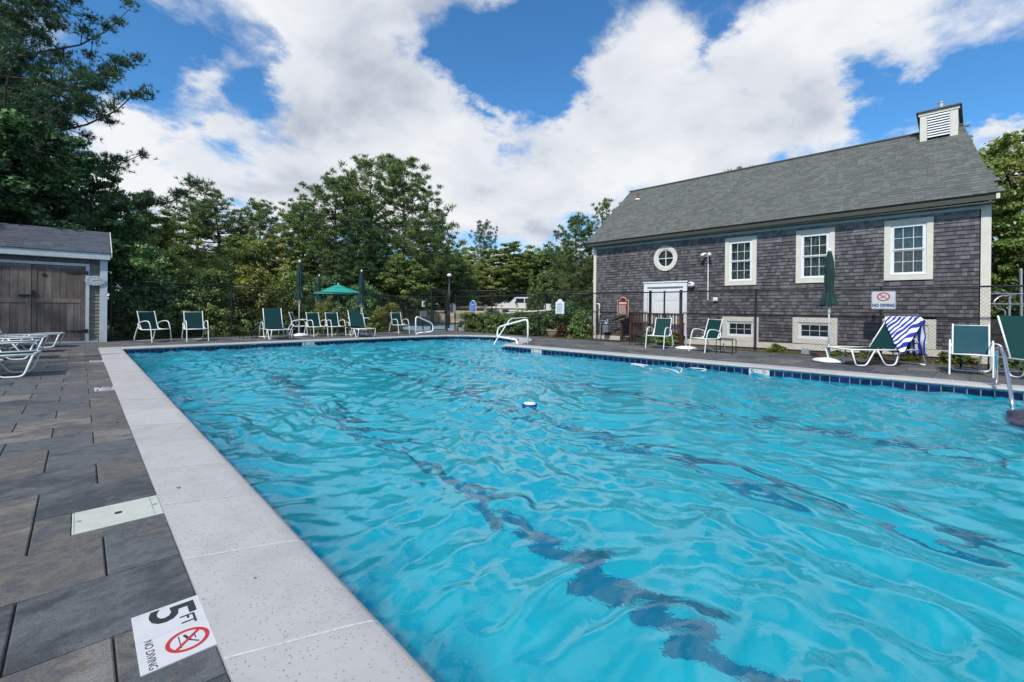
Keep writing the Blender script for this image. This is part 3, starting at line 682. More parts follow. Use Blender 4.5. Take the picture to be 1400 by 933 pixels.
# ------------------------------------------------------------------ water surface
def wave_mesh():
    dx = .036; xs = np.arange(.6, 13.2, dx); ys = np.arange(-6.9, 16.6, dx)
    X, Y = np.meshgrid(xs, ys)
    rng = np.random.default_rng(11)
    # gentle domain warp
    Wx = .35 * np.sin(.9 * X + .7 * Y + 1) + .2 * np.sin(2.1 * Y - 1.3 * X); Wy = .35 * np.sin(.8 * Y - .9 * X) + .2 * np.sin(1.7 * X + .9 * Y + 2)
    U, V = X + Wx, Y + Wy; H = np.zeros_like(X)
    for i in range(90):
        lam = .11 * (.75 / .11) ** rng.random(); th = rng.normal(-.4, 1.0) if i % 3 else rng.random() * 6.28
        k = 2 * np.pi / lam; a = .0056 * lam ** 1.0
        ph = rng.random() * 6.28
        H += a * np.sin(k * (U * np.cos(th) + V * np.sin(th)) + ph + .6 * np.sin(.5 * k * (V * np.cos(th) - U * np.sin(th)) * .5 + ph * 2))
    # calmer towards the near right corner, livelier far away and by the steps
    amp = .80 + .35 * np.clip((Y - 2) / 10, 0, 1) + .25 * np.sin(.7 * X + 1.1 * Y) * .5
    H = H * amp; H = H + 5.0 * np.clip(H, 0, None) ** 2; H = H - H.mean() - .160
    # trim: keep cells near the pool outline
    P_ = np.array(EDGE)
    def inside(x, y):
        c = np.zeros_like(x, bool); n = len(P_)
        for i in range(n):
            x0, y0 = P_[i]; x1, y1 = P_[(i + 1) % n]
            cond = ((y0 > y) != (y1 > y)) & (x < (x1 - x0) * (y - y0) / (y1 - y0 + 1e-12) + x0); c ^= cond
        return c
    ny, nx = X.shape; ins = inside(X, Y)
    e = 3; grow = ins.copy()
    for _ in range(e):
        g = grow.copy(); g[1:] |= grow[:-1]; g[:-1] |= grow[1:]; g[:, 1:] |= grow[:, :-1]; g[:, :-1] |= grow[:, 1:]; grow = g
    idx = np.arange(nx * ny).reshape(ny, nx)
    ok = grow[:-1, :-1] & grow[1:, :-1] & grow[:-1, 1:] & grow[1:, 1:]
    q = np.stack([idx[:-1, :-1], idx[:-1, 1:], idx[1:, 1:], idx[1:, :-1]], -1)[ok]
    used = np.zeros(nx * ny, bool); used[q.ravel()] = True; remap = np.cumsum(used) - 1
    V3 = np.stack([X.ravel(), Y.ravel(), H.ravel()], -1)[used]
    return np_mesh('pool_water', V3, remap[q], None, 'water', True)
water = setp(link('pool_water', wave_mesh()), kind='structure')

# ------------------------------------------------------------------ ground
g = MB()
for (x0, x1, y0, y1) in ((-300, -8.98, -300, 300), (14.0, 300, -300, 300), (-8.98, 14.0, 20.0, 300), (-8.98, 14.0, -300, -8.98)):
    g.add([(x0, y0, -.06), (x1, y0, -.06), (x1, y1, -.06), (x0, y1, -.06)], [(0, 1, 2, 3)])
setp(g.build('ground', 'ground_soil'), kind='structure')
g = MB(); g.add([(14.2, 19.9, -.045), (14.8, 19.4, -.045), (27, 22, -.02), (36, 34, -.02), (22, 36, -.02), (11.5, 25.5, -.03), (11.5, 20.2, -.04)], [(0, 1, 2, 3, 4, 5, 6)])
setp(g.build('sports_court', 'court'), kind='structure')
g = MB(); g.add([(22, 36, .05), (36, 34, .05), (30, 22, .25), (48, 24, .9), (60, 60, .9), (28, 58, .5)], [(0, 5, 4, 3, 2, 1)])
setp(g.build('car_park', 'asphalt'), kind='structure')
# mulch and grass strip along the building
g = MB(); g.add([(14.42, 13.9, -.03), (15.5, 13.9, .0), (15.5, -.4, .03), (14.42, -.4, -.03)], [(0, 3, 2, 1)])
setp(g.build('mulch_bed', 'mulch'), kind='structure')

# ================================================================== the shingled house by the pool
WX = 15.40; EAVE = 3.83
house = thing('shingled_house', 'grey cedar shingled clubhouse with cream framed windows and asphalt roof behind the pool fence', 'house', (WX, 5.6, 0))
H0 = Vector((WX, 5.6, 0))
def hb(b_, name, mat, parent=None, **k):
    b_.v = [(x - H0.x, y - H0.y, z - H0.z) for x, y, z in b_.v]
    return b_.build(name, mat, parent or house, **k)
def part_at(o):       # objects whose mesh is in world coordinates, hung under the house
    o.location = o.location - H0; return o
# body: parallelogram in plan, gabled
A_, B_ = (WX, .12), (WX, 11.30)
def sk(x, y): return (x, y + (x - WX) * .19)   # the end walls run slightly askew
b_ = MB(); RX, RZ = 18.5, 6.56; BX = 21.6
for sgn, yy in ((1, .12), (-1, 11.3)):
    p = [sk(WX, yy) + (-.4,), sk(BX, yy) + (-.4,), sk(BX, yy) + (EAVE - .1,), sk(RX, yy) + (RZ - .12,), sk(WX, yy) + (EAVE - .1,)]
    b_.add(p, [(0, 1, 2, 3, 4)] if sgn > 0 else [(4, 3, 2, 1, 0)])
b_.add([sk(WX, .12) + (-.4,), sk(WX, 11.3) + (-.4,), sk(WX, 11.3) + (EAVE - .1,), sk(WX, .12) + (EAVE - .1,)], [(3, 2, 1, 0)])
b_.add([sk(BX, .12) + (-.4,), sk(BX, 11.3) + (-.4,), sk(BX, 11.3) + (EAVE - .1,), sk(BX, .12) + (EAVE - .1,)], [(0, 1, 2, 3)])
wall = hb(b_, 'wall', 'dark_void')
# openings (y0, y1, z0, z1): upper windows, basement windows, door, round window
UP = [(5.085, 6.045, 2.025, 3.578), (3.05, 4.003, 2.035, 3.585), (1.012, 1.965, 2.04, 3.600)]
LOW = [(5.01, 6.11, .235, 1.01), (2.968, 4.071, .27, 1.03), (.942, 2.033, .30, 1.04)]
DOOR = (7.33, 9.0, -.1, 2.215); RND = (8.15, 3.075, .425)
def blocked(y0, y1, z0, z1):
    for a, b2, c, d in UP + LOW + [DOOR]:
        if y1 > a + .02 and y0 < b2 - .02 and z1 > c + .02 and z0 < d - .02: return True
    return False
def cutspans(y0, y1, z):
    """spans of the course left over between the openings"""
    spans = [(y0, y1)]
    rect = [(a, b2) for a, b2, c, d in UP + LOW + [DOOR] if c - .02 < z < d + .01]
    dz = abs(z - RND[1])
    if dz < RND[2]: hw = math.sqrt(RND[2] ** 2 - dz ** 2); rect.append((RND[0] - hw, RND[0] + hw))
    for a, b2 in rect:
        ns = []
        for s0, s1 in spans:
            if b2 <= s0 or a >= s1: ns.append((s0, s1)); continue
            if a > s0: ns.append((s0, a))
            if b2 < s1: ns.append((b2, s1))
        spans = ns
    return spans
EXPO = .100
wedges = []
for i in range(8):
    b_ = MB(); t0, t1 = .027, .004; q = random.uniform(-.04, .04)
    b_.add([(-t0, 0, 0), (-t0, 1, q), (0, 1, q), (0, 0, 0), (-t1, 0, 1.12), (-t1, 1, 1.12), (0, 1, 1.12), (0, 0, 1.12)],
           [(0, 4, 5, 1), (0, 1, 2, 3), (0, 3, 7, 4), (1, 5, 6, 2), (4, 7, 6, 5)], i / 8.0)
    wedges.append(b_.build('shingle', 'cedar', mesh=True))
ind = 0; rest = MB(); z = .30; courses = []
while z < 3.66: courses.append(z); z += EXPO
sh = []
for z in courses:
    for s0, s1 in cutspans(.21, 11.19, z + EXPO * .5):
        y = s0
        while y < s1 - .004:
            wd = min(random.choice((.06, .08, .09, .11, .13, .16)), s1 - y)
            if s1 - y - wd < .03: wd = s1 - y
            sh.append((y, wd, z + random.uniform(-.004, .004))); y += wd
sh.sort(key=lambda a: (a[0] - 0) ** 2 * 1.0 + (a[2] - 1.9) ** 2 * .3 - a[1] * .2)
for i, (y, wd, z) in enumerate(sh):
    if i < 300:
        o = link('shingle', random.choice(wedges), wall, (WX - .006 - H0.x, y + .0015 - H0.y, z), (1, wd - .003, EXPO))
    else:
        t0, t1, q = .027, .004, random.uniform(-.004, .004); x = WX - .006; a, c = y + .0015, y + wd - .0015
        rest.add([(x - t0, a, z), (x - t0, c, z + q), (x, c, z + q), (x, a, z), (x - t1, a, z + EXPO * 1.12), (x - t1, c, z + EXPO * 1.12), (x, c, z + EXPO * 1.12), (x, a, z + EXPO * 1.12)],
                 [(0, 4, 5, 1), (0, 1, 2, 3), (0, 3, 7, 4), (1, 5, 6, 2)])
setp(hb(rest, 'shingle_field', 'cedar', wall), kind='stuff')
wall_sub = lambda b_, n, m, **k: hb(b_, n, m, wall, **k)
# trim boards
hb(MB().bbox(WX - .05, WX + .02, .02, .19, -.1, 3.78), 'corner_board', 'cream_trim')
hb(MB().bbox(WX - .05, WX + .02, 11.19, 11.32, -.1, 3.78), 'corner_board', 'cream_trim')
hb(MB().bbox(WX - .045, WX + .02, .192, 11.188, 3.665, 3.745), 'frieze_board', 'shed_trim')
b_ = MB().add([(WX - .05, .192, .27), (WX - .05, 11.188, .12), (WX - .05, 11.188, .29), (WX - .05, .192, .44), (WX, .192, .27), (WX, 11.188, .12), (WX, 11.188, .29), (WX, .192, .44)],
      [(0, 3, 2, 1), (3, 7, 6, 2), (0, 1, 5, 4), (0, 4, 7, 3), (1, 2, 6, 5)])
b_.v = [(x, y, z - .14 if z > -1 else z) for x, y, z in b_.v]
hb(b_, 'water_table', 'cream_trim')
hb(MB().box(WX - .02, WX + .02, .1, 11.3, -.3, .28), 'foundation', 'mulch')
# eaves
hb(MB().add([(15.06, -.06, 3.80), (15.06, 11.42, 3.76), (15.06, 11.42, 3.90), (15.06, -.06, 3.94), (15.09, -.06, 3.80), (15.09, 11.42, 3.76), (15.09, 11.42, 3.90), (15.09, -.06, 3.94)],
   [(0, 3, 2, 1), (0, 1, 5, 4), (4, 5, 6, 7), (3, 7, 6, 2), (0, 4, 7, 3), (1, 2, 6, 5)]), 'fascia', 'fascia')
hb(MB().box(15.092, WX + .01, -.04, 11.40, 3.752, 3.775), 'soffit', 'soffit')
# roof: two slopes of shingle tabs
eR, eL, rR, rL = Vector((15.02, -.10, 3.955)), Vector((15.02, 11.46, 3.90)), Vector((RX, .60, 6.64)), Vector((RX, 11.62, 6.66))
def RP(s, t, off=0):
    p = (eR.lerp(eL, s)).lerp(rR.lerp(rL, s), t); nn = Vector((-.61, 0, .79)); return p + nn * off
roof = MB()
c = [RP(0, 0, -.03), RP(1, 0, -.03), RP(1, 1, -.03), RP(0, 1, -.03)]
bk = [Vector((2 * RX - p.x, p.y + (1.45 if i in (0, 1) else .0) - (.15 if i in (1,) else 0), p.z)) for i, p in enumerate(c)]
roof.add(c, [(3, 2, 1, 0)]); roof.add(bk, [(0, 1, 2, 3)])
roof = hb(roof, 'roof', 'roof_shingle')
tabs = MB(); nrow = 31
tl = []
for j in range(nrow):
    t0, t1 = j / nrow, (j + 1.25) / nrow; s = -random.random() * .02
    while s < 1:
        ds = random.choice((.010, .014, .019)); tl.append((max(0, s), min(1, s + ds), t0, min(1, t1))); s += ds
tl.sort(key=lambda a: a[0] * 11 + a[2] * 2.2)
def tab_mb(b_, a):
    s0, s1, t0, t1 = a; g2 = .00014; th = random.choice((.006, .008, .011))
    vs = [RP(s0 + g2, t0, th), RP(s1 - g2, t0, th), RP(s1 - g2, t1, .002), RP(s0 + g2, t1, .002), RP(s0 + g2, t0, -.01), RP(s1 - g2, t0, -.01)]
    b_.add(vs, [(3, 2, 1, 0), (0, 1, 5, 4)])
for i, a in enumerate(tl): tab_mb(tabs, a)
setp(hb(tabs, 'roof_shingles', 'roof_shingle', roof), kind='stuff')
b_ = MB().tube([RP(0, 1, .03) + Vector((0, 0, 0)), RP(1, 1, .03)], .035, 6); hb(b_, 'ridge_cap', 'roof_shingle', roof)
b_ = MB(); q0, q1 = RP(0, 0, -.02), RP(0, 1, -.02)
b_.add([q0 + Vector((0, -.012, -.02)), q1 + Vector((0, -.012, -.02)), q1 + Vector((0, -.012, -.16)), q0 + Vector((0, -.012, -.13)), q0 + Vector((.0, .05, -.02)), q1 + Vector((0, .05, -.02)), q1 + Vector((0, .05, -.16)), q0 + Vector((0, .05, -.13))],
       [(0, 1, 2, 3), (4, 7, 6, 5), (0, 4, 5, 1), (3, 2, 6, 7), (0, 3, 7, 4)])
hb(b_, 'rake_board', 'cream_trim')
# vent pipe on the left of the ridge
vp = hb(MB().lathe([(.035, 0), (.035, .34), (.03, .35)], 10, (17.75, 10.75, 6.02)), 'vent_pipe', 'leaf_brown', roof)
hb(MB().lathe([(.13, 0), (.10, .05), (.04, .07)], 12, (17.75, 10.75, 6.03)), 'pipe_flashing', 'white_plastic', roof)
# cupola / chimney box with clapboards
cup = hb(MB().box(18.03, 19.05, .70, 1.50, 6.1, 7.06), 'chimney_box', 'white_trim')
hb(MB().box(18.010, 18.029, .862, 1.343, 6.2, 7.0), 'louver_gap_shade', 'dark_void', cup)  # dark panel stands in for the shade between the boards
for k in range(9):
    zl = 6.335 + k * .074; hb(MB().add([(17.965, .864, zl), (17.965, 1.341, zl), (18.008, 1.341, zl + .056), (18.008, .864, zl + .056), (17.965, .864, zl - .008), (17.965, 1.341, zl - .008), (18.008, 1.341, zl + .046), (18.008, .864, zl + .046)], [(3, 2, 1, 0), (4, 5, 6, 7), (0, 1, 5, 4), (0, 4, 7, 3), (1, 2, 6, 5)]), 'clapboard', 'white_trim', cup)
hb(MB().bbox(17.995, 18.035, .695, .86, 6.2, 7.0), 'corner_board', 'cream_trim', cup); hb(MB().bbox(17.995, 18.035, 1.345, 1.505, 6.2, 7.0), 'corner_board', 'cream_trim', cup)
hb(MB().box(17.98, 18.04, .66, 1.54, 7.003, 7.09), 'fascia', 'cream_trim', cup)
b_ = MB().add([(17.93, .62, 7.10), (17.93, 1.59, 7.10), (19.15, 1.59, 6.75), (19.15, .62, 6.75), (17.93, .62, 7.135), (17.93, 1.59, 7.135), (19.15, 1.59, 6.785), (19.15, .62, 6.785)], [(0, 1, 2, 3), (7, 6, 5, 4), (0, 4, 5, 1), (1, 5, 6, 2), (3, 7, 4, 0), (2, 6, 7, 3)])
hb(b_, 'cap_roof', 'roof_shingle', cup)
hb(MB().lathe([(.085, 0), (.085, .33), (.10, .335), (.10, .36), (.07, .375)], 14, (18.30, 1.07, 7.02)), 'flue', 'grey_steel', cup, smooth=True, auto=40)
# windows
def window(y0, y1, z0, z1, cas, cols, rows, sashes, nm='window', curtain=True):
    ww = cas; xf_ = WX - .045
    wn = MB()   # casing as four mitred boards
    bx = [(y0, y1, z1 - ww, z1), (y0, y1, z0, z0 + ww), (y0, y0 + ww, z0 + ww, z1 - ww), (y1 - ww, y1, z0 + ww, z1 - ww)]
    for a, b2, c, d in bx: wn.box(xf_, WX + .06, a, b2, c, d)
    win = hb(wn, nm, 'cream_trim')
    a, b2, c, d = y0 + ww, y1 - ww, z0 + ww, z1 - ww; f = .045
    b_ = MB()
    for p in ((a, b2, d - f, d), (a, b2, c, c + f), (a, a + f, c + f, d - f), (b2 - f, b2, c + f, d - f)): b_.box(WX - .02, WX + .02, *p)
    hb(b_, 'frame', 'white_trim', win)
    if sashes == 2: hb(MB().bbox(WX - .05, WX - .02, a + .0, b2 - .0, c + .002, c + .045), 'sill', 'white_trim', win)
    a += f; b2 -= f; c += f; d -= f
    n = sashes
    for s_ in range(n):
        c0 = c + (d - c) * s_ / n; d0 = c + (d - c) * (s_ + 1) / n; xo = .024 * s_
        b_ = MB(); r_ = .030
        for p in ((a, b2, d0 - r_, d0), (a, b2, c0, c0 + r_), (a, a + r_, c0 + r_, d0 - r_), (b2 - r_, b2, c0 + r_, d0 - r_)): b_.box(WX - .006 - xo * .9, WX + .018, *p)
        hb(b_, 'sash', 'white_trim', win)
        mu = MB()
        for k in range(1, cols): yy = a + (b2 - a) * k / cols; mu.box(WX + .0, WX + .012, yy - .0055, yy + .0055, c0 + r_, d0 - r_)
        for k in range(1, rows): zz = c0 + (d0 - c0) * k / rows; mu.box(WX + .0015, WX + .0135, a + r_, b2 - r_, zz - .0055, zz + .0055)
        hb(mu, 'muntin_bars', 'white_trim', win)
        for i in range(cols):
            for j in range(rows):
                ya, yb = a + (b2 - a) * i / cols, a + (b2 - a) * (i + 1) / cols; za, zb = c0 + (d0 - c0) * j / rows, c0 + (d0 - c0) * (j + 1) / rows
                if curtain:
                    hb(MB().box(WX + .014, WX + .018, ya, yb, za, zb), 'pane', 'glass_clear', win)
                else: hb(MB().box(WX + .014, WX + .018, ya, yb, za, zb), 'pane', 'glass_dark', win)
    if curtain:
        b_ = MB(); n = 40; vs = []
        for k in range(n + 1):
            yy = a - .03 + (b2 - a + .06) * k / n; xx = WX + .07 + .012 * math.sin(k * 1.1)
            vs += [(xx, yy, c - .02), (xx, yy, d + .02)]
        b_.add(vs, [(2 * k, 2 * k + 1, 2 * k + 3, 2 * k + 2) for k in range(n)]); hb(b_, 'curtain', 'curtain', win, smooth=True)
    return win
# cut the wall behind the windows is not needed: the void wall sits behind the recessed sashes
wall.location.x += .09
for ch in list(wall.children): ch.location.x -= .09
for u in UP: window(*u, .125, 3, 2, 2)
for l in LOW: window(*l, .145, 3, 2, 1, curtain=False)
# round window
def ringbox(r0, r1, x0, x1, n=36):
    b_ = MB(); vs = []
    for k in range(n):
        a = 2 * math.pi * k / n
        for (r, x) in ((r0, x0), (r1, x0), (r1, x1), (r0, x1)): vs.append((x, RND[0] + r * math.cos(a), RND[1] + r * math.sin(a)))
    b_.add(vs, [(4 * k + i, 4 * k + (i + 1) % 4, 4 * ((k + 1) % n) + (i + 1) % 4, 4 * ((k + 1) % n) + i) for k in range(n) for i in range(4)]); return b_
rw = hb(ringbox(.33, .455, WX - .05, WX + .05), 'round_window', 'cream_trim', smooth=True, auto=35)
hb(ringbox(.29, .329, WX - .03, WX + .03), 'frame', 'white_trim', rw, smooth=True, auto=35)
hb(MB().box(WX - .008, WX + .006, RND[0] - .29, RND[0] + .29, RND[1] - .012, RND[1] + .012), 'muntin', 'white_trim', rw); hb(MB().box(WX - .0065, WX + .0075, RND[0] - .012, RND[0] + .012, RND[1] - .29, RND[1] + .29), 'muntin', 'white_trim', rw)
for i in range(4):
    b_ = MB(); a0 = i * math.pi / 2; vs = [(WX + .02, RND[0], RND[1])] + [(WX + .02, RND[0] + .31 * math.cos(a0 + math.pi / 2 * k / 8), RND[1] + .31 * math.sin(a0 + math.pi / 2 * k / 8)) for k in range(9)]
    b_.add(vs, [(0, k + 2, k + 1) for k in range(8)]); hb(b_, 'pane', 'glass_dark', rw)
# double door with side lights
y0, y1, z1 = DOOR[0], DOOR[1], DOOR[3]; df = MB()
for p in ((y0, y1, z1 - .17, z1), (y0, y0 + .14, .3, z1 - .17), (y1 - .14, y1, .3, z1 - .17)): df.box(WX - .05, WX + .06, *p)
dfr = hb(df, 'door_frame', 'white_trim'); hb(MB().bbox(WX - .075, WX - .0505, y0 - .03, y1 + .03, z1 - .02, z1 + .02), 'head_moulding', 'white_trim', dfr)
da, db2 = y0 + .14, y1 - .14; dz = z1 - .17
hb(MB().box(WX + .0, WX + .05, da, db2, dz - .05, dz), 'transom_rail', 'white_trim', dfr)
for (p, q) in ((da, da + .20), (db2 - .20, db2)):
    f_ = MB()
    for pp in ((p, p + .04, .35, dz - .05), (q - .04, q, .35, dz - .05), (p + .04, q - .04, .35, .6), (p + .04, q - .04, dz - .12, dz - .05)): f_.box(WX + .005, WX + .04, *pp)
    sl_ = hb(f_, 'side_light', 'white_trim', dfr); hb(MB().box(WX + .02, WX + .024, p + .04, q - .04, .6, dz - .12), 'pane', 'glass_dark', dfr)
mid = (da + db2) / 2
for k, (p, q) in enumerate(((da + .204, mid - .003), (mid + .003, db2 - .204))):
    dd = hb(MB().box(WX + .012, WX + .05, p, q, .35, dz - .052), 'door', 'white_trim')
    for (u0, u1) in ((p + .05, (p + q) / 2 - .02), ((p + q) / 2 + .02, q - .05)):
        for (v0, v1) in ((.45, .85), (.95, 1.45), (1.55, dz - .12)): hb(MB().bbox(WX + .006, WX + .0115, u0, u1, v0, v1, .003), 'panel', 'white_trim', dd)
    if k == 1: hb(MB().lathe([(.012, 0), (.03, .01), (.03, .03), (.01, .045)], 10), 'handle', 'gold_edge', dd).location = Vector((WX - .03, mid + .06, 1.15))
for o in bpy.data.objects:
    if o.name == 'handle': o.location = (WX - .02 - H0.x + 0, mid + .06 - H0.y + 0, 1.15); o.rotation_euler = (0, -math.pi / 2, 0); o.location = (WX + .01, mid + .07, 1.15)

# red-brown landing rail in front of the door
t = thing('porch_railing', 'dark red stained wooden railing and landing in front of the white double door', 'railing', (15.0, 8.6, 0))
def tb(t, b_, name, mat, parent=None, **k):
    l = t.location; b_.v = [(x - l.x, y - l.y, z - l.z) for x, y, z in b_.v]; return b_.build(name, mat, parent or t, **k)
tb(t, MB().box(15.02, 15.34, 7.36, 9.4, .24, .30), 'landing', 'red_stain')
for y in (7.34, 8.28, 9.32, 9.72): tb(t, MB().bbox(14.96, 15.05, y - .045, y + .045, -.05 if y < 9.5 else -.05, 1.05 if y < 9.5 else .80, .008), 'post', 'red_stain')
tb(t, MB().bbox(14.945, 15.065, 7.28, 9.38, 1.052, 1.09), 'handrail', 'red_stain')
tb(t, MB().box(14.985, 15.025, 7.38, 9.28, .36, .42), 'bottom_rail', 'red_stain')
tb(t, MB().tube([(15.005, 9.34, 1.06), (15.005, 10.15, .78)], .045, 4), 'sloping_rail', 'red_stain')
y = 7.47
while y < 9.25:
    if abs(y - 8.28) > .07: tb(t, MB().box(14.988, 15.022, y - .018, y + .018, .421, 1.05), 'baluster', 'red_stain')
    y += .115
tb(t, MB().box(15.1, 15.34, 9.42, 9.75, .1, .16), 'step', 'red_stain')

# fixtures on the wall: each is a thing
t = thing('flood_light', 'white twin flood light at the top of a long conduit between round and square windows', 'light', (WX - .03, 6.59, 3.06))
tb(t, MB().bbox(WX - .09, WX - .028, 6.53, 6.65, 3.02, 3.12), 'junction_box', 'white_plastic')
for s_ in (-1, 1):
    l_ = tb(t, MB().tube([(WX - .09, 6.59, 3.1), (WX - .16, 6.59 + s_ * .07, 3.12), (WX - .22, 6.59 + s_ * .11, 3.08), (WX - .27, 6.59 + s_ * .13, 3.03)], [.015, .03, .055, .065], 10), 'lamp_head', 'white_plastic', smooth=True)
tb(t, MB().tube([(WX - .055, 6.59, 3.02), (WX - .055, 6.59, 1.55)], .017, 8), 'conduit', 'white_plastic')
t = thing('outlet_box', 'small white electrical box on the shingles right of the conduit foot', 'electrical box', (WX - .03, 6.33, 1.57))
tb(t, MB().bbox(WX - .10, WX - .028, 6.26, 6.40, 1.52, 1.64), 'box_body', 'white_plastic'); tb(t, MB().bbox(WX - .115, WX - .1005, 6.28, 6.38, 1.54, 1.62), 'cover', 'white_plastic')
t = thing('wall_lantern', 'round white wall light beside the upper right corner of the door', 'light', (WX - .03, 7.14, 2.09))
tb(t, MB().lathe([(.05, 0), (.10, .03), (.12, .09), (.09, .16), (.03, .19)], 16, (WX - .13, 7.14, 2.0)), 'globe', 'white_plastic', smooth=True)
tb(t, MB().box(WX - .05, WX - .028, 7.08, 7.20, 2.05, 2.17), 'mount', 'white_plastic'); tb(t, MB().box(WX - .255, WX - .18, 7.10, 7.18, 2.10, 2.14), 'lamp_eye', 'black_plastic')
t = thing('vent_pipe', 'white bent plastic pipe on the left corner of the shingled wall', 'pipe', (WX - .03, 11.0, 0))
tb(t, MB().tube(fil([(WX - .03, 11.15, 1.42), (WX - .09, 11.02, 1.42), (WX - .09, 10.98, 1.40), (WX - .09, 10.98, .62)], .05), .032, 8), 'pipe_run', 'white_plastic', smooth=True)
tb(t, MB().box(WX - .12, WX - .028, 10.94, 11.02, 1.0, 1.03), 'clamp', 'white_plastic')
t = thing('gas_meter', 'grey gas meter with thin pipes low on the left end of the shingled wall', 'meter', (WX - .15, 10.55, 0))
tb(t, MB().bbox(WX - .30, WX - .08, 10.42, 10.66, .30, .58, .03), 'meter_body', 'grey_steel'); tb(t, MB().lathe([(.10, 0), (.12, .03), (.12, .07), (.05, .10)], 14, (WX - .2, 10.55, .60)), 'regulator', 'grey_steel', smooth=True)
tb(t, MB().tube(fil([(WX - .2, 10.85, -.05), (WX - .2, 10.85, .75), (WX - .2, 10.6, .75), (WX - .2, 10.6, .6)], .05), .018, 6), 'inlet_pipe', 'grey_steel')
tb(t, MB().tube(fil([(WX - .2, 10.5, .6), (WX - .2, 10.5, .8), (WX - .05, 10.5, .8)], .05), .018, 6), 'outlet_pipe', 'grey_steel')

# ================================================================== chain link fences
def fence_run(t, P, Q, Hh, z0=0.0, sp=.085, name='fabric', mat='black_metal'):
    P = Vector(P); Q = Vector(Q); d = Q - P; Ln = d.length; d.normalize(); nn = Vector((-d.y, d.x)) * .0016
    b_ = MB()
    def pt(s, z, o): return (P.x + d.x * s + nn.x * o, P.y + d.y * s + nn.y * o, z0 + z)
    r = .0021; hh = Hh - .04
    k = -hh
    while k < Ln:
        for sg in (1, -1):
            a0, a1 = max(0, k), min(Ln, k + hh)
            if a1 - a0 < .02: continue
            za, zb = a0 - k, a1 - k
            if sg < 0: za, zb = hh - za, hh - zb
            za += .03; zb += .03
            vs = []
            for (s, z) in ((a0, za), (a1, zb)):
                x, y, zz = pt(s, z, sg); n2 = Vector((-d.y, d.x)) * r
                vs += [(x + n2.x, y + n2.y, zz), (x - n2.x, y - n2.y, zz + r * 1.2), (x - n2.x, y - n2.y, zz - r * 1.2)]
            b_.add(vs, [(0, 1, 4, 3), (1, 2, 5, 4), (2, 0, 3, 5)])
        k += sp
    l = t.location; b_.v = [(x - l.x, y - l.y, z - l.z) for x, y, z in b_.v]
    return setp(b_.build(name, mat, t), kind='stuff')
def chain_fence(label, pts, Hs, posts, group=None, sp=.085, pr=.03, mat='black_metal', fabric=True):
    t = thing('chain_link_fence', label, 'fence', (pts[0][0], pts[0][1], 0), 0, group)
    for (p, q, hp, hq) in zip(pts[:-1], pts[1:], Hs[:-1], Hs[1:]):
        if fabric: fence_run(t, p, q, min(hp, hq), sp=sp, mat=mat)
        tb(t, MB().tube([(p[0], p[1], hp), (q[0], q[1], hq)], .021, 8), 'top_rail', mat, smooth=True)
        tb(t, MB().tube([(p[0], p[1], .05), (q[0], q[1], .05)], .003, 4), 'tension_wire', mat)
    for (x, y, h) in posts:
        po = tb(t, MB().tube([(x, y, -.3), (x, y, h)], pr, 10), 'post', mat, smooth=True, auto=50)
        tb(t, MB().lathe([(pr + .006, 0), (pr + .006, .02), (.015, .045)], 10, (x, y, h)), 'post_cap', mat, po)
    return t
FX = 14.72
chain_fence('long black chain link fence between the right deck and the shingled building', [(FX, -3.2), (FX, 10.88), (14.62, 13.75), (14.62, 16.85), (14.25, 19.35)], [1.80, 1.83, 1.83, 1.79, 1.79],
            [(FX, -1.0, 1.82), (FX, 1.93, 1.82), (FX, 4.88, 1.83), (FX, 7.83, 1.83), (FX, 10.88, 1.85), (14.62, 13.75, 1.85), (14.62, 16.85, 1.81), (14.25, 19.35, 1.85)])
chain_fence('black chain link fence behind the far deck running from the shed to the gate', [(.70, 19.75), (4.25, 20.25), (7.4, 20.5), (10.9, 20.3), (12.62, 19.35)], [2.0, 1.93, 1.86, 1.75, 1.72],
            [(.72, 19.75, 2.06), (4.25, 20.25, 1.95), (7.4, 20.5, 1.88), (10.9, 20.3, 1.77)])
# gate
t = thing('pool_gate', 'tall black metal gate with a self closer above it in the far corner fence', 'gate', (13.0, 19.15, 0))
for (x, y) in ((12.62, 19.10), (13.50, 19.02)): tb(t, MB().tube([(x, y, -.2), (x, y, 2.15)], .045, 8), 'post', 'black_metal', smooth=True, auto=50)
tb(t, MB().bbox(12.55, 13.45, 19.0, 19.14, 2.08, 2.16), 'header', 'black_metal'); tb(t, MB().bbox(12.75, 13.1, 18.9, 19.0, 2.0, 2.12), 'closer', 'black_plastic')
gf = MB()
for p in (((12.72, 19.09, .1), (12.72, 19.09, 1.75)), ((13.42, 19.03, .1), (13.42, 19.03, 1.75)), ((12.72, 19.09, .1), (13.42, 19.03, .1)), ((12.72, 19.09, 1.75), (13.42, 19.03, 1.75)), ((12.72, 19.09, .95), (13.42, 19.03, .95))): gf.tube(p, .024, 8)
lf = tb(t, gf, 'gate_leaf', 'black_metal'); fence_run(t, (12.72, 19.09), (13.42, 19.03), 1.65, .1)
tb(t, MB().box(13.3, 13.42, 18.96, 19.0, .9, 1.05), 'latch', 'black_plastic')
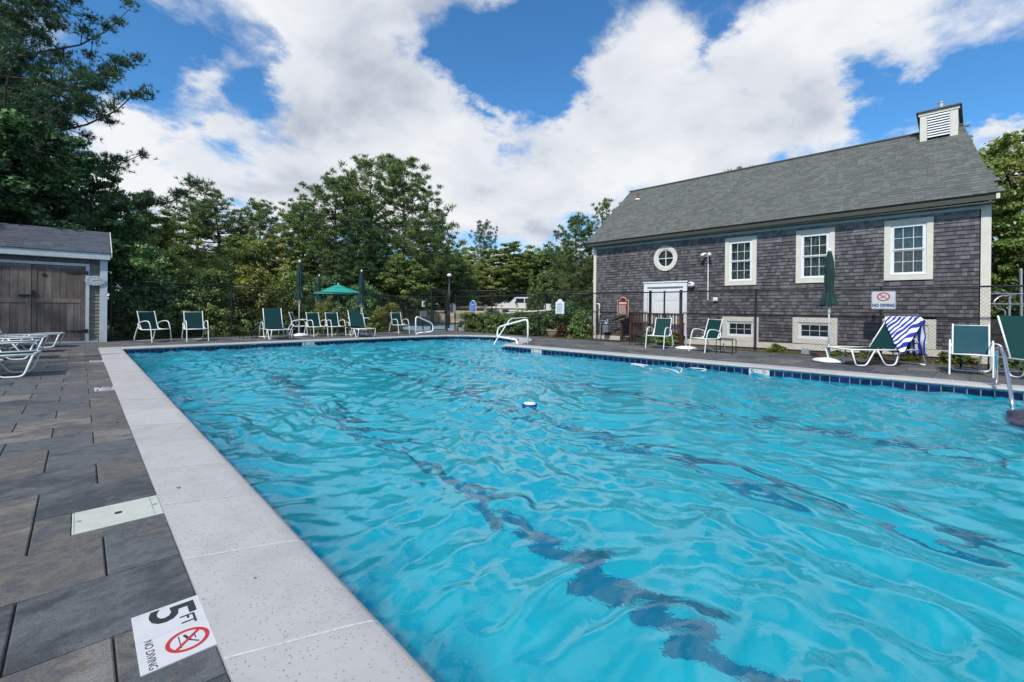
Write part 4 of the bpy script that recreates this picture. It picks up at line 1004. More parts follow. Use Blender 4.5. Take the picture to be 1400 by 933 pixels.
# taller fence farther off, by the court
chain_fence('taller thin black court fence seen above the near fence beside the truck', [(17.5, 24.6), (22.2, 20.2), (25.5, 17.5)], [2.35, 2.35, 2.3],
            [(17.5, 24.6, 2.35), (19.8, 22.4, 2.35), (22.2, 20.2, 2.35), (24.0, 18.7, 2.35)], sp=.16, pr=.03)
t = thing('light_pole', 'black pole with a white lamp head rising beyond the gate', 'lamp post', (16.4, 22.9, 0))
tb(t, MB().tube([(16.4, 22.9, -.1), (16.4, 22.9, 3.1)], [.06, .045], 8), 'pole', 'black_metal', smooth=True); tb(t, MB().lathe([(.08, 0), (.13, .05), (.13, .14), (.05, .2)], 10, (16.4, 22.9, 3.1)), 'lamp_head', 'white_plastic', smooth=True)

# ------------------------------------------------------------------ signs on the fence
def crest(w_, h_, k=.0):
    """rectangle with a raised middle at the top, origin at the centre of the rectangle"""
    pts = [(-w_ / 2, -h_ / 2), (w_ / 2, -h_ / 2), (w_ / 2, h_ / 2), (w_ * .38, h_ / 2)]
    for i in range(9): a = math.pi * i / 8; pts.append((w_ * .30 * math.cos(a), h_ / 2 + w_ * .30 * math.sin(a) * .85 + k))
    return pts + [(-w_ * .38, h_ / 2), (-w_ / 2, h_ / 2)]
def crest_sign(label, y, zc_, w_, h_, face, edge, ink, lines, x=FX - .04, nrm=None):
    t = thing('notice_sign', label, 'sign', (x, y, zc_))
    Mx = frameM((0, 0, 0), (0, -1, 0), (0, 0, 1)) if nrm is None else nrm
    plate(crest(w_, h_), Mx, .012, 'border', edge, t)
    M2 = Mx.copy(); M2.translation = Mx @ Vector((0, -.004, .004))
    plate(crest(w_ * .90, h_ * .93), M2, .003, 'panel', face, t)
    b_ = MB(); n = 0
    for i in range(lines):
        yy = h_ * .34 - i * h_ * .78 / lines; ll = w_ * (.3 if i == 0 else random.uniform(.22, .36)); th = h_ * (.05 if i < 2 else .022)
        if i == 2: continue
        x0 = -w_ * .36 if i > 2 else -ll
        xx = x0
        while xx < ll:   # broken strokes, like small words
            wl = random.uniform(.02, .06) * w_ / .4; b_ = MB(); strip(b_, (xx, yy), (min(xx + wl, ll), yy), th, .0052); rest_lines.append(b_); xx += wl + .014
    allb = MB()
    for q in rest_lines: allb.add(q.v, q.f)
    rest_lines.clear(); allb.xf(M2); setp(allb.build('lettering', ink, t), kind='stuff')
    return t
rest_lines = []
crest_sign('dark red notice board with gold edge above the landing rail', 9.47, 1.28, .48, .56, 'red_sign', 'gold_edge', 'ink_white', 14)
crest_sign('pale blue white notice board hanging on the fence before the vines', 12.46, 1.25, .46, .50, 'sign_white', 'white_plastic', 'ink_grey', 14, x=14.58)
crest_sign('bright blue notice board with white edge left of the hedge on the fence', 18.0, 1.25, .50, .44, 'blue_sign', 'white_plastic', 'sign_white', 9, x=14.36)
t = thing('notice_sign', 'blank grey back of a sign hanging right of the gate', 'sign', (13.95, 19.15, 1.15)); Mx = frameM((0, 0, 0), (.87, -.5, 0), (0, 0, 1))
plate([(x * .9, y) for x, y in crest(.34, .42)], Mx, .01, 'panel', 'grey_sign', t); MB().box(-.01, .01, .0, .02, -.2, .3).build('bracket', 'black_metal', t)
# NO DIVING
t = thing('no_diving_sign', 'white NO DIVING sign with red ring on a fence post behind the towel', 'sign', (FX - .045, 1.88, 1.51)); Mx = frameM((0, 0, 0), (0, -1, 0), (0, 0, 1))
def rr(w_, h_, r): return [(sx_ * (w_ / 2 - r) + r * math.cos(R_(a0 + a)), sy_ * (h_ / 2 - r) + r * math.sin(R_(a0 + a))) for sx_, sy_, a0 in ((1, -1, 270), (1, 1, 0), (-1, 1, 90), (-1, -1, 180)) for a in (0, 30, 60, 90)]
plate(rr(.49, .46, .03), Mx, .004, 'border', 'ink_grey', t); M2 = Mx.copy(); M2.translation = Mx @ Vector((0, 0, .003)); plate(rr(.455, .425, .02), M2, .002, 'panel', 'ceramic', t)
s_ = annulus(.085, .108, 32, .006, 1.2, 1.0, (0, .085)); strip(s_, (-.083, .150), (.083, .020), .020, .0062); s_.xf(Mx); s_.build('prohibition_ring', 'ink_red', t)
f_ = MB(); strip(f_, (-.04, .06), (.035, .11), .012, .0054); strip(f_, (.03, .105), (.055, .135), .008, .0054); strip(f_, (-.05, .05), (-.03, .075), .018, .0054); f_.xf(Mx); f_.build('diver_figure', 'ink_navy', t)
text('lettering', 'NO DIVING', .105, 'ink_navy', t, Mx @ Matrix.Translation((0, -.135, .0056)), bold=.005, sx=.80)
for z in (.205, -.205): MB().lathe([(.008, 0), (.006, .004)], 8).xf(Mx @ Matrix.Translation((0, z * .96, .0055))).build('bolt', 'ink_black', t)

# ================================================================== garden furniture
def sling(pts, w_, th=.006, n=8, sag=.0):
    """cloth stretched across the width (local x) along a yz profile"""
    b_ = MB(); vs = []; m_ = len(pts)
    for (y, z) in pts:
        for k in range(n + 1): u = -1 + 2 * k / n; vs.append((u * w_, y + sag * .4 * (1 - u * u), z - sag * (1 - u * u)))
    nv = len(vs); vs2 = [(x, y, z - th) for x, y, z in vs]
    fs = []
    for i in range(m_ - 1):
        for k in range(n):
            a = i * (n + 1) + k; q = (a, a + 1, a + n + 2, a + n + 1); fs.append(q); fs.append(tuple(nv + j for j in q[::-1]))
    b_.add(vs + vs2, fs); return b_
def make_chair(sl='sling'):
    t = thing('sling_chair', 'x', 'chair')
    W_, r = .29, .0145
    back = [(-.19, .40), (-.235, .50), (-.275, .62), (-.315, .76), (-.37, .93)]
    for s_ in (-1, 1):
        fl = MB().tube(fil([(s_ * W_, -.27, .58), (s_ * W_, -.05, .655), (s_ * W_, .20, .655), (s_ * W_, .285, .40), (s_ * W_, .34, 0)], .10), .0145, 8)
        fl.build('leg', 'white_metal', t, smooth=True, auto=50)
        MB().tube(fil([(s_ * W_, -.27, .58), (s_ * W_, -.26, .43), (s_ * W_, -.12, .385), (s_ * (W_ - .01), .28, .395)], .08), r, 8).build('side_rail', 'white_metal', t, smooth=True)
        MB().tube([(s_ * (W_ - .035), y, z) for y, z in [(-.13, .385)] + back + [(-.38, .96)]], r, 8).build('back_post', 'white_metal', t, smooth=True)
    MB().tube(fil([(-W_ + .015, -.25, .56), (-W_ + .01, -.36, .35), (-W_, -.47, .02), (W_, -.47, .02), (W_ - .01, -.36, .35), (W_ - .015, -.25, .56)], .12), .0155, 8).build('rear_leg', 'white_metal', t, smooth=True)
    MB().tube([(-W_ + .01, .285, .395), (W_ - .01, .285, .395)], .022, 8, flat=.7).build('front_bar', 'white_metal', t, smooth=True)
    MB().tube([(-W_ + .035, -.375, .935), (W_ - .035, -.375, .935)], .008, 6).build('top_bar', 'white_metal', t, smooth=True)
    sling(back, W_ - .045, sag=.0).build('backrest', sl, t, smooth=True); sling([(-.19, .40), (-.05, .375), (.1, .38), (.22, .405), (.285, .415)], W_ - .03, sag=.012).build('seat', sl, t, smooth=True)
    return t
def make_chaise(ang=58, sl='sling', L_=.80):
    t = thing('sun_lounger', 'x', 'sun lounger'); W_ = .33; a = R_(ang); r = .0145
    for s_ in (-1, 1):
        MB().tube(fil([(s_ * W_, -.60, .33), (s_ * W_, .5, .335), (s_ * W_, 1.0, .345)], .05), r, 8).build('side_rail', 'white_metal', t, smooth=True)
        MB().tube(fil([(s_ * W_, 1.0, .345), (s_ * W_, .90, .016), (s_ * W_, .66, .016), (s_ * W_, .46, .33)], .07), r, 8).build('leg', 'white_metal', t, smooth=True)
        MB().tube(fil([(s_ * W_, .40, .33), (s_ * W_, .22, .016), (s_ * W_, -.02, .016), (s_ * W_, -.20, .56), (s_ * W_, -.50, .57), (s_ * W_, -.64, .33), (s_ * W_, -.75, .02)], .09), r, 8).build('arm_loop', 'white_metal', t, smooth=True)
        MB().tube([(s_ * (W_ - .03), -.05, .34), (s_ * (W_ - .03), -.05 - L_ * math.cos(a), .34 + L_ * math.sin(a))], .0145, 8).build('back_post', 'white_metal', t, smooth=True)
    MB().tube([(-W_, -.73, .02), (W_, -.73, .02)], r, 8).build('floor_bar', 'white_metal', t, smooth=True)
    MB().tube([(-W_, 1.0, .345), (W_, 1.0, .345)], r, 8).build('foot_bar', 'white_metal', t, smooth=True)
    bp = [(-.05 - L_ * k / 6 * math.cos(a), .345 + L_ * k / 6 * math.sin(a) ) for k in range(7)]
    sling(bp, W_ - .035).build('backrest', sl, t, smooth=True)
    sling([(-.04 + 1.04 * k / 8, .345 - .010 * math.sin(math.pi * k / 8)) for k in range(9)], W_ - .012, sag=.012).build('seat', sl, t, smooth=True)
    return t
GC = 'white framed chairs with green slings round the pool'; GL = 'sun loungers round the pool'
c0 = make_chair()
chairs = [
 (1.74, 18.62, 209, 'green sling chair nearest the shed by the dark hedge', 1.03),
 (2.81, 18.35, 182, 'green sling chair facing the camera, second from the shed', 1.03),
 (6.85, 18.52, 188, 'green sling chair just right of the tall closed parasol on the far deck', 1.0),
 (7.55, 18.42, 184, 'green sling chair beside the far lounger with its back to the round bush', 1.0),
 (10.66, 18.70, 184, 'lone green sling chair in front of the yellow bush near the gate', 1.0),
 (13.25, 7.22, 96, 'green sling chair in front of the red stained railing and a shrub', 1.0),
 (13.22, 5.73, 70, 'green sling chair between the white parasol base and a small table', 1.0),
]
for i, (x, y, rz, lab, sc) in enumerate(chairs): place(c0, i > 0, x, y, R_(rz), lab, 'chair', GC, 0, sc)
c1 = make_chair('sling_blue'); place(c1, False, 12.72, .28, R_(92), 'large looking blue green sling chair left of the steel ladder rail', 'chair', GC, 0, 1.02)
c2 = make_chair('sling_dark'); place(c2, False, 6.50, 19.35, R_(240), 'chair with a black sling seen from behind by the far parasol base', 'chair', GC, 0, 1.0)
l0 = make_chaise(68)
place(l0, False, 5.25, 18.38, R_(178), 'green lounger with raised back left of the tall closed parasol', 'sun lounger', GL, 0, 1.03)
l1 = make_chaise(60); place(l1, False, 8.28, 17.85, R_(174), 'green lounger with raised back below the pair of closed parasols', 'sun lounger', GL, 0, 1.0)
l2 = make_chaise(55); place(l2, False, 13.46, 1.78, R_(54), 'green lounger draped with a blue and white striped towel', 'sun lounger', GL, 0, 1.08)
l3 = make_chaise(70); place(l3, False, 13.0, -.54, R_(125), 'green lounger cut by the right edge of the photo behind the ladder rail', 'sun lounger', GL, 0, 1.06)
l4 = make_chaise(4, L_=.62)
for i, (x, y, rz, lab) in enumerate([(-1.60, 11.15, 266, 'nearest flat green lounger at the left edge of the deck'), (-1.76, 14.5, 266, 'second nearest flat green lounger on the left deck'),
    (-1.70, 16.3, 266, 'flat green lounger second from the shed doors'), (-1.44, 18.0, 263, 'flat green lounger closest to the shed doors')]):
    place(l4, i > 0, x, y, R_(rz), lab, 'sun lounger', 'flat sun loungers before the shed', 0, 1.08)

# the striped towel over the raised back
t = thing('beach_towel', 'blue and white striped beach towel draped over the lounger back', 'towel', (13.46, 1.78, 0), R_(54)); sc = 1.08; t.scale = (sc,) * 3
a = R_(55); nu, nv = 26, 34; vs = []; uvs = []
def backpt(v):
    # v runs from low on the front, over the top bar and down behind
    top = Vector((0, -.05 - .80 * math.cos(a), .35 + .80 * math.sin(a))); fd = Vector((0, math.cos(a), -math.sin(a))); nrm = Vector((0, math.sin(a), math.cos(a)))
    if v < .55: return top + fd * (.55 - v) * 1.45 + nrm * .018
    if v < .62: k = (v - .55) / .07 * math.pi; return top + nrm * .018 * math.cos(k) - fd * .03 * math.sin(k)
    return top - nrm * .018 + Vector((0, -.10 * (v - .62), -1)) * (v - .62) * 2.0
for j in range(nv + 1):
    v = j / nv
    for i in range(nu + 1):
        u = i / nu
        # the lower front edge runs diagonally, from the far upper corner down to the near side
        low = .50 - .58 * (u ** .9) if u > 0 else .52
        low = max(-.02, low); vv = low + (1 - low) * v if True else v
        p = backpt(vv); x = .32 - .80 * u
        fold = .014 * math.sin(u * 21 + vv * 5) + .010 * math.sin(vv * 26 - u * 9)
        if vv < .55: off = Vector((0, math.sin(a), math.cos(a))) * (abs(fold) + .004)
        else: off = Vector((0, -1, 0)) * (abs(fold) * 1.4 + .004)
        if u > .9: p = p + Vector((0, 0, -(u - .9) * .9)); 
        vs.append((x + fold * .6, p.y + off.y, p.z + off.z)); 
        uvs.append((u * .75 + .65 * max(0, .5 - vv) * 1.0, vv))
b_ = MB().add(vs, [(j * (nu + 1) + i, j * (nu + 1) + i + 1, (j + 1) * (nu + 1) + i + 1, (j + 1) * (nu + 1) + i) for j in range(nv) for i in range(nu)])
tw = b_.build('towel_cloth', 'towel', t, smooth=True); ul = tw.data.uv_layers.new(name='UVMap')
for lp in tw.data.loops: ul.data[lp.index].uv = uvs[lp.vertex_index]
sm = tw.modifiers.new('thickness', 'SOLIDIFY'); sm.thickness = .006

# side tables
def make_table():
    t = thing('side_table', 'x', 'side table'); w_ = .22
    for s_ in (-1, 1):
        MB().tube(fil([(s_ * w_, -w_, 0), (s_ * w_, -w_, .43), (s_ * w_, w_, .43), (s_ * w_, w_, 0)], .05), .012, 8).build('leg_frame', 'green_metal', t, smooth=True)
    for s_ in (-1, 1): MB().tube([(-w_, s_ * w_ * .8, .425), (w_, s_ * w_ * .8, .425)], .010, 6).build('cross_bar', 'green_metal', t)
    MB().bbox(-w_ + .012, w_ - .012, -w_ + .02, w_ - .02, .425, .441).build('table_top', 'green_metal', t)
    return t
t0 = make_table()
for i, (x, y, rz, lab) in enumerate([(4.45, 18.7, 5, 'dark green side table left of the far raised lounger'), (8.1, 18.05, 0, 'dark green side table between the far chair and lounger'),
      (13.75, 8.25, 4, 'dark green side table under the red notice board'), (13.15, 5.12, 8, 'dark green side table right of the chair near the basement window'), (14.0, .25, 0, 'dark green side table half hidden behind the blue green chair')]):
    place(t0, i > 0, x, y, R_(rz), lab, 'side table', 'green side tables', 0, .95)
# white table by the far fence
t = thing('patio_table', 'white topped patio table behind the second far lounger', 'table', (9.0, 19.4, 0))
MB().lathe([(.46, 0), (.48, .01), (.48, .03), (.46, .035)], 28, (0, 0, .68)).build('table_top', 'white_plastic', t, smooth=True, auto=40)
for k in range(4):
    a = k * math.pi / 2 + .6; MB().tube(fil([(.1 * math.cos(a), .1 * math.sin(a), .68), (.30 * math.cos(a), .30 * math.sin(a), .4), (.38 * math.cos(a), .38 * math.sin(a), 0)], .2), .014, 6).build('leg', 'white_metal', t)

# parasols
def make_parasol(z_tie=1.62, Hh=2.55, bottom=1.30, sc=1.0, base=True):
    t = thing('closed_parasol', 'x', 'parasol')
    MB().tube([(0, 0, .05), (0, 0, Hh - .03)], .019, 10).build('pole', 'white_metal', t, smooth=True)
    MB().lathe([(.018, 0), (.034, .02), (.036, .05), (.026, .08), (.005, .095)], 12, (0, 0, Hh - .04)).build('finial', 'white_plastic', t, smooth=True)
    n = 48; rng = random.Random(int(Hh * 1000))
    prof = []
    zs = [bottom + (Hh - .03 - bottom) * k / 22 for k in range(23)]
    tie = z_tie
    vs = []; amps = [rng.uniform(.8, 1.25) for _ in range(8)]; dz = [rng.uniform(-.03, .03) for _ in range(8)]
    for j, z in enumerate(zs):
        f = (z - bottom) / (Hh - bottom)
        if z < tie: rr = .078 + .085 * ((tie - z) / (tie - bottom)) ** .8
        else: rr = .080 + .030 * math.sin(math.pi * min(1, (z - tie) / (Hh - tie)) * .9) - .058 * ((z - tie) / (Hh - tie)) ** 2.2
        for k in range(n):
            a_ = 2 * math.pi * k / n; lobe = int(k / 6) % 8; ph = (k % 6) / 6
            fold = (math.sin(ph * math.pi) ** .7) * .42 * amps[lobe] * (1.15 if z < tie else .8)
            r2 = rr * (.72 + fold) * (1 + .05 * math.sin(z * 17 + lobe)); zz = z + (dz[lobe] * 1.3 if j == 0 else 0)
            vs.append((r2 * math.cos(a_ + .25 * (Hh - z)), r2 * math.sin(a_ + .25 * (Hh - z)), zz))
    b_ = MB().add(vs, [(j * n + k, j * n + (k + 1) % n, (j + 1) * n + (k + 1) % n, (j + 1) * n + k) for j in range(22) for k in range(n)] + [tuple(22 * n + k for k in range(n))])
    b_.build('canopy', 'canopy_green', t, smooth=True)
    MB().lathe([(.085, -.008), (.092, 0), (.085, .008)], 16, (0, 0, tie)).build('tie_strap', 'canopy_green', t)
    MB().lathe([(.02, .0), (.040, .02), (.046, .10), (.036, .16), (.02, .18)], 12, (0, 0, bottom - .19)).build('crank_housing', 'cord_umb', t, smooth=True)
    MB().tube([(0, .03, bottom - .1), (0, .12, bottom - .1), (0, .13, bottom - .14)], .008, 6).build('crank_handle', 'white_plastic', t)
    if base:
        bb = MB().lathe([(.285, 0), (.30, .02), (.29, .05), (.22, .075), (.08, .095), (.05, .10)], 24, (0, 0, .012), lambda a_, j: 1 + .06 * math.cos(4 * a_)).build('base', 'white_plastic', t, smooth=True, auto=40)
        MB().lathe([(.03, 0), (.03, .30), (.024, .31)], 10, (0, 0, .1)).build('stem', 'grey_steel', bb, smooth=True, auto=40)
        for k in range(4): a_ = k * math.pi / 2 + .5; MB().box(-.02, .02, -.03, .03, 0, .03).xf(Matrix.Translation((.24 * math.cos(a_), .24 * math.sin(a_), .0)) @ Matrix.Rotation(a_, 4, 'Z')).build('wheel', 'black_plastic', bb)
    return t
GP = 'closed green parasols'
p0 = make_parasol()
place(p0, False, 12.90, 2.66, 0, 'closed dark green parasol on a white base beside the right deck', 'parasol', GP, 0, 1.045)
place(p0, True, 6.30, 18.9, 1.2, 'tallest closed green parasol on the far deck between lounger and chairs', 'parasol', GP, 0, 1.165)
place(p0, True, 8.55, 18.2, 2.2, 'closed green parasol standing behind the second far lounger', 'parasol', GP, 0, 1.06)
p1 = make_parasol(base=True, Hh=2.5)
place(p1, False, 7.10, 25.3, .4, 'small distant closed parasol at the left behind the far fence', 'parasol', GP, 0, 1.0)
place(p1, True, 8.75, 23.4, 1.4, 'closed parasol behind the fence left of the open teal one', 'parasol', GP, 0, 1.10)
place(p1, True, 10.55, 22.3, 2.4, 'closed parasol mostly hidden behind another right of the teal one', 'parasol', GP, 0, 1.03)
# stub base without parasol
t = thing('parasol_base', 'white parasol base with an empty grey stem between two right hand chairs', 'parasol base', (13.70, 6.55, 0))
MB().lathe([(.30, 0), (.32, .02), (.30, .05), (.2, .075), (.07, .09)], 24).build('base_plate', 'white_plastic', t, smooth=True, auto=40); MB().lathe([(.028, 0), (.028, .36), (.022, .37)], 10, (0, 0, .07)).build('stem', 'grey_steel', t, smooth=True, auto=40)
# open parasol
t = thing('open_parasol', 'open teal market parasol behind the far fence', 'parasol', (9.8, 23.6, 0)); t.scale = (.93, .93, 1)
MB().tube([(0, 0, 0), (0, 0, 2.38)], .02, 8).build('pole', 'white_metal', t, smooth=True); MB().lathe([(.02, 0), (.035, .03), (.02, .08)], 10, (0, 0, 2.36)).build('finial', 'white_plastic', t)
b_ = MB(); n = 8; 
for k in range(n):
    a0, a1 = k * math.pi / 4 + .2, (k + 1) * math.pi / 4 + .2
    for (r0, z0, r1, z1) in ((.03, 2.36, .5, 2.20), (.42, 2.21, 1.30, 1.93)): b_.add([(r0 * math.cos(a0), r0 * math.sin(a0), z0), (r1 * math.cos(a0), r1 * math.sin(a0), z1), (r1 * math.cos(a1), r1 * math.sin(a1), z1), (r0 * math.cos(a1), r0 * math.sin(a1), z0)], [(0, 1, 2, 3)])
    b_.add([(1.3 * math.cos(a0), 1.3 * math.sin(a0), 1.93), (1.3 * math.cos(a0), 1.3 * math.sin(a0), 1.83), (1.3 * math.cos(a1), 1.3 * math.sin(a1), 1.83), (1.3 * math.cos(a1), 1.3 * math.sin(a1), 1.93)], [(0, 1, 2, 3)])
cn = b_.build('canopy', 'canopy_teal', t)
for k in range(n):
    a0 = k * math.pi / 4 + .2; MB().tube([(.03 * math.cos(a0), .03 * math.sin(a0), 2.33), (1.28 * math.cos(a0), 1.28 * math.sin(a0), 1.91)], .008, 4).build('rib', 'white_metal', t)
MB().lathe([(.02, 0), (.05, .02), (.05, .06), (.02, .08)], 8, (0, 0, 1.35)).build('crank_housing', 'cord_umb', t)
# parasol at the far left edge
t = place(p0, True, -1.50, 13.75, .3, 'dark green parasol skirt poking in at the left edge before the shed', 'parasol', GP, 0, .93)
for ch in list(t.children):
    if ch.name.startswith('base'): pass
t.location.x = -1.40

# ------------------------------------------------------------------ hand rails
def rail(label, paths, mat, name='hand_rail', r=.024, cuff=None):
    l = paths[0][0]; t = thing(name, label, 'hand rail', (l[0], l[1], 0))
    for p in paths: b_ = MB().tube(fil(p, .16, 7), r, 10); b_.v = [(x - l[0], y - l[1], z) for x, y, z in b_.v]; b_.build('rail', mat, t, smooth=True)
    for (x, y) in (cuff or []): MB().lathe([(r + .03, 0), (r + .028, .012), (r + .004, .02)], 14, (x - l[0], y - l[1], .012)).build('escutcheon', 'steel', t, smooth=True, auto=40)
    return t
rail('thick white grab rail loop on the tip of the right coping', [[(10.60, 10.40, .0), (10.60, 10.42, .86), (10.50, 11.75, .55), (10.48, 11.80, .22), (10.42, 10.75, .17), (10.40, 10.68, .0)]], 'rail_white', r=.031, cuff=[(10.60, 10.40), (10.40, 10.68)])
rail('white grab rail loop on the far coping below the gate', [[(10.22, 16.62, .0), (10.22, 16.64, .84), (11.12, 16.72, .50), (11.15, 16.72, .16), (10.50, 16.95, .10), (10.45, 16.97, .0)]], 'rail_white', r=.028, cuff=[(10.22, 16.62)])
rail('thin white step rail sloping into the water at the curved steps', [[(11.15, 12.95, -.6), (11.35, 12.90, -.10), (12.35, 13.10, .80), (13.55, 13.32, .82), (13.60, 13.33, .0)]], 'rail_white', r=.021, cuff=[(13.60, 13.33)])
rail('polished steel ladder rail entering the water at the far right', [[(11.05, -.06, .0), (11.05, -.06, .62), (10.78, -.10, .66), (10.62, -.14, .55), (10.15, -.20, .05), (9.98, -.22, -.14), (9.96, -.22, -.9)]], 'steel', name='ladder_rail', r=.026, cuff=[(11.05, -.06)])

# ------------------------------------------------------------------ things in and by the water
t = thing('chlorine_floater', 'small blue octagonal float with a white top drifting mid pool', 'pool float', (4.55, 4.42, -.145), .3); t.scale = (.88, .88, .8)
MB().lathe([(.105, -.05), (.125, -.03), (.125, .02), (.115, .03)], 8).build('float_body', 'foam_blue', t); MB().lathe([(.10, 0), (.085, .012), (.05, .016)], 8, (0, 0, .03)).build('cap', 'sign_white', t)
t = thing('rounded_float', 'dark purplish grey rounded shape breaking the water at the right edge', 'float', (8.75, -.62, -.17), .2)  # unidentified dark shape, built as a rounded grey float
b_ = MB(); vs = []; rng = random.Random(3); nn_, mm_ = 22, 10
for j in range(mm_ + 1):
    for k in range(nn_):
        th = math.pi / 2 * j / mm_ * 1.25; a_ = 2 * math.pi * k / nn_; f = 1 + .10 * math.sin(3 * a_ + j) + .05 * math.sin(7 * a_)
        vs.append((.62 * math.sin(th) * math.cos(a_) * f, .50 * math.sin(th) * math.sin(a_) * f, .17 * math.cos(th)))
b_.add(vs, [(j * nn_ + k, (j + 1) * nn_ + k, (j + 1) * nn_ + (k + 1) % nn_, j * nn_ + (k + 1) % nn_) for j in range(mm_) for k in range(nn_)]); b_.build('rounded_back', 'wet_grey', t, smooth=True)
MB().tube([(-.45, .30, .02), (-.30, .36, .06), (-.1, .38, .07), (.1, .36, .06)], [.01, .016, .016, .01], 8).build('tan_strip', 'planter_tan', t, smooth=True)
t = thing('pool_hose', 'white hose lying in loose loops on the water below the right coping', 'hose', (9.9, 5.3, -.16))
def hose(pts):
    b_ = MB().tube(fil([(x - 9.9, y - 5.3, z + .165) for x, y, z in pts], .25, 6), .013, 8); b_.build('hose_loop', 'hose_white', t, smooth=True)
hose([(10.2, 5.55, -.20), (10.12, 6.15, -.155), (9.72, 6.05, -.12), (9.72, 5.88, -.13), (9.70, 5.60, -.155), (9.62, 5.35, -.19)])
hose([(9.95, 5.6, -.21), (9.95, 5.35, -.165), (9.55, 4.85, -.13), (9.5, 4.72, -.16), (9.4, 4.6, -.2)])
hose([(10.3, 5.3, -.20), (10.28, 5.12, -.15), (10.0, 4.85, -.14), (9.6, 4.72, -.19)])
hose([(10.4, 5.0, -.19), (10.42, 4.8, -.15), (10.30, 4.40, -.135), (10.02, 4.42, -.15), (9.9, 4.55, -.20)])
rngl = random.Random(5)
for (x, y, rz, lab, sc) in [(.47, 3.62, .5, 'small curled brown leaf on the pale coping above the lid', .028), (.56, 2.2, 1.9, 'tiny dark leaf speck on the coping near the depth tile', .014), (.02, 7.62, .8, 'dry brown leaf lying on the pavers past the lid', .035), (.28, 6.1, 2.2, 'crumpled dark leaf on the pavers beside the coping', .03)]:
    b_ = MB(); pts = []
    for k in range(7): u = k / 6; wd = math.sin(math.pi * u) ** .8 * .35; pts += [(u - .5, -wd, .12 * math.sin(u * 6) + .10), (u - .5, 0, .02 + .12 * math.sin(u * 6)), (u - .5, wd, .10 + .1 * math.sin(u * 5))]
    b_.add(pts, [(3 * k + i, 3 * k + i + 1, 3 * k + i + 4, 3 * k + i + 3) for k in range(6) for i in range(2)]); b_.xf(Matrix.Scale(sc, 4))
    o = b_.build('fallen_leaf', 'leaf_brown'); o.location = (x, y, .016 if x > .36 else .002); o.rotation_euler = (0, 0, rz); setp(o, lab, 'leaf')

# ================================================================== the pool shed on the left
t = thing('pool_shed', 'low pool shed with weathered double barn doors and a grey blue shingle roof', 'shed', (-1.5, 19.4, 0)); SH = t
SX0, SX1, SY = -4.2, .62, 19.35
tb(t, MB().add([(SX0, SY + .06, 0), (SX1 - .03, SY + .06, 0), (SX1 - .03, SY + 2.4, 0), (SX0, SY + 2.4, 0), (SX0, SY + .06, 2.62), (SX1 - .03, SY + .06, 2.62), (SX1 - .03, SY + 2.4, 2.62), (SX0, SY + 2.4, 2.62)], [(0, 1, 5, 4), (1, 2, 6, 5), (2, 3, 7, 6), (3, 0, 4, 7)]), 'wall', 'siding')
k = 0; z = .06
while z < 2.45:
    for (a, b2) in ((.20, .44), (SX0, -2.35)): tb(t, MB().add([(a, SY + .055, z + .105), (b2, SY + .055, z + .105), (b2, SY + .035, z), (a, SY + .035, z), (a, SY + .06, z), (b2, SY + .06, z)], [(0, 3, 2, 1), (3, 4, 5, 2)]), 'siding_board', 'siding')
    z += .107
tb(t, MB().bbox(.44, SX1, SY - .02, SY + .12, .0, 2.58, .004), 'corner_board', 'shed_trim')
tb(t, MB().bbox(SX0, SX1 + .06, SY - .14, SY - .10, 2.60, 2.80), 'fascia', 'shed_trim'); tb(t, MB().box(SX0, SX1 + .04, SY - .10, SY + .08, 2.585, 2.605), 'soffit', 'shed_trim')
tb(t, MB().box(SX0, .43, SY + .02, SY + .05, 2.44, 2.58), 'dark_frieze', 'barn_wood')
fr = MB(); 
for p in ((-2.3, .20, 2.36, 2.44), (.115, .20, .03, 2.36), (-2.3, -2.22, .03, 2.36)): fr.bbox(p[0], p[1], SY - .01, SY + .05, p[2], p[3])
tb(t, fr, 'door_frame', 'shed_trim'); tb(t, MB().bbox(-2.4, .42, SY - .02, SY + .05, .0, .05), 'threshold', 'shed_trim')
for (dx0, dx1, sgn) in ((-2.215, -1.05, -1), (-1.035, .11, 1)):
    dr = tb(t, MB().box(dx0, dx1, SY + .03, SY + .055, .06, 2.35), 'door', 'barn_wood')
    n = 6; wv = (dx1 - dx0 - .2) / n
    for i in range(n):
        for (z0, z1) in ((.16, 1.22), (1.36, 2.26)): tb(t, MB().box(dx0 + .1 + i * wv + .004, dx0 + .1 + (i + 1) * wv - .004, SY + .012, SY + .03, z0, z1), 'plank', 'barn_wood', dr)
    for (a, b2, z0, z1) in ((dx0, dx0 + .10, .06, 2.35), (dx1 - .10, dx1, .06, 2.35), (dx0 + .1, dx1 - .1, 1.225, 1.355), (dx0 + .1, dx1 - .1, 2.262, 2.35), (dx0 + .1, dx1 - .1, .06, .158)): tb(t, MB().bbox(a, b2, SY + .0, SY + .0295, z0, z1), 'rail', 'barn_wood', dr)
for z in (.36, 2.16): tb(t, MB().add([(.10, SY - .012, z - .03), (.10, SY - .012, z + .03), (-.34, SY - .012, z + .008), (-.34, SY - .012, z - .008), (.10, SY - .002, z - .03), (.10, SY - .002, z + .03), (-.34, SY - .002, z + .008), (-.34, SY - .002, z - .008)], [(0, 1, 2, 3), (0, 4, 5, 1), (1, 5, 6, 2), (3, 2, 6, 7), (0, 3, 7, 4)]), 'strap_hinge', 'iron'); tb(t, MB().bbox(.105, .18, SY - .025, SY - .01, z - .06, z + .06), 'hinge_plate', 'iron')
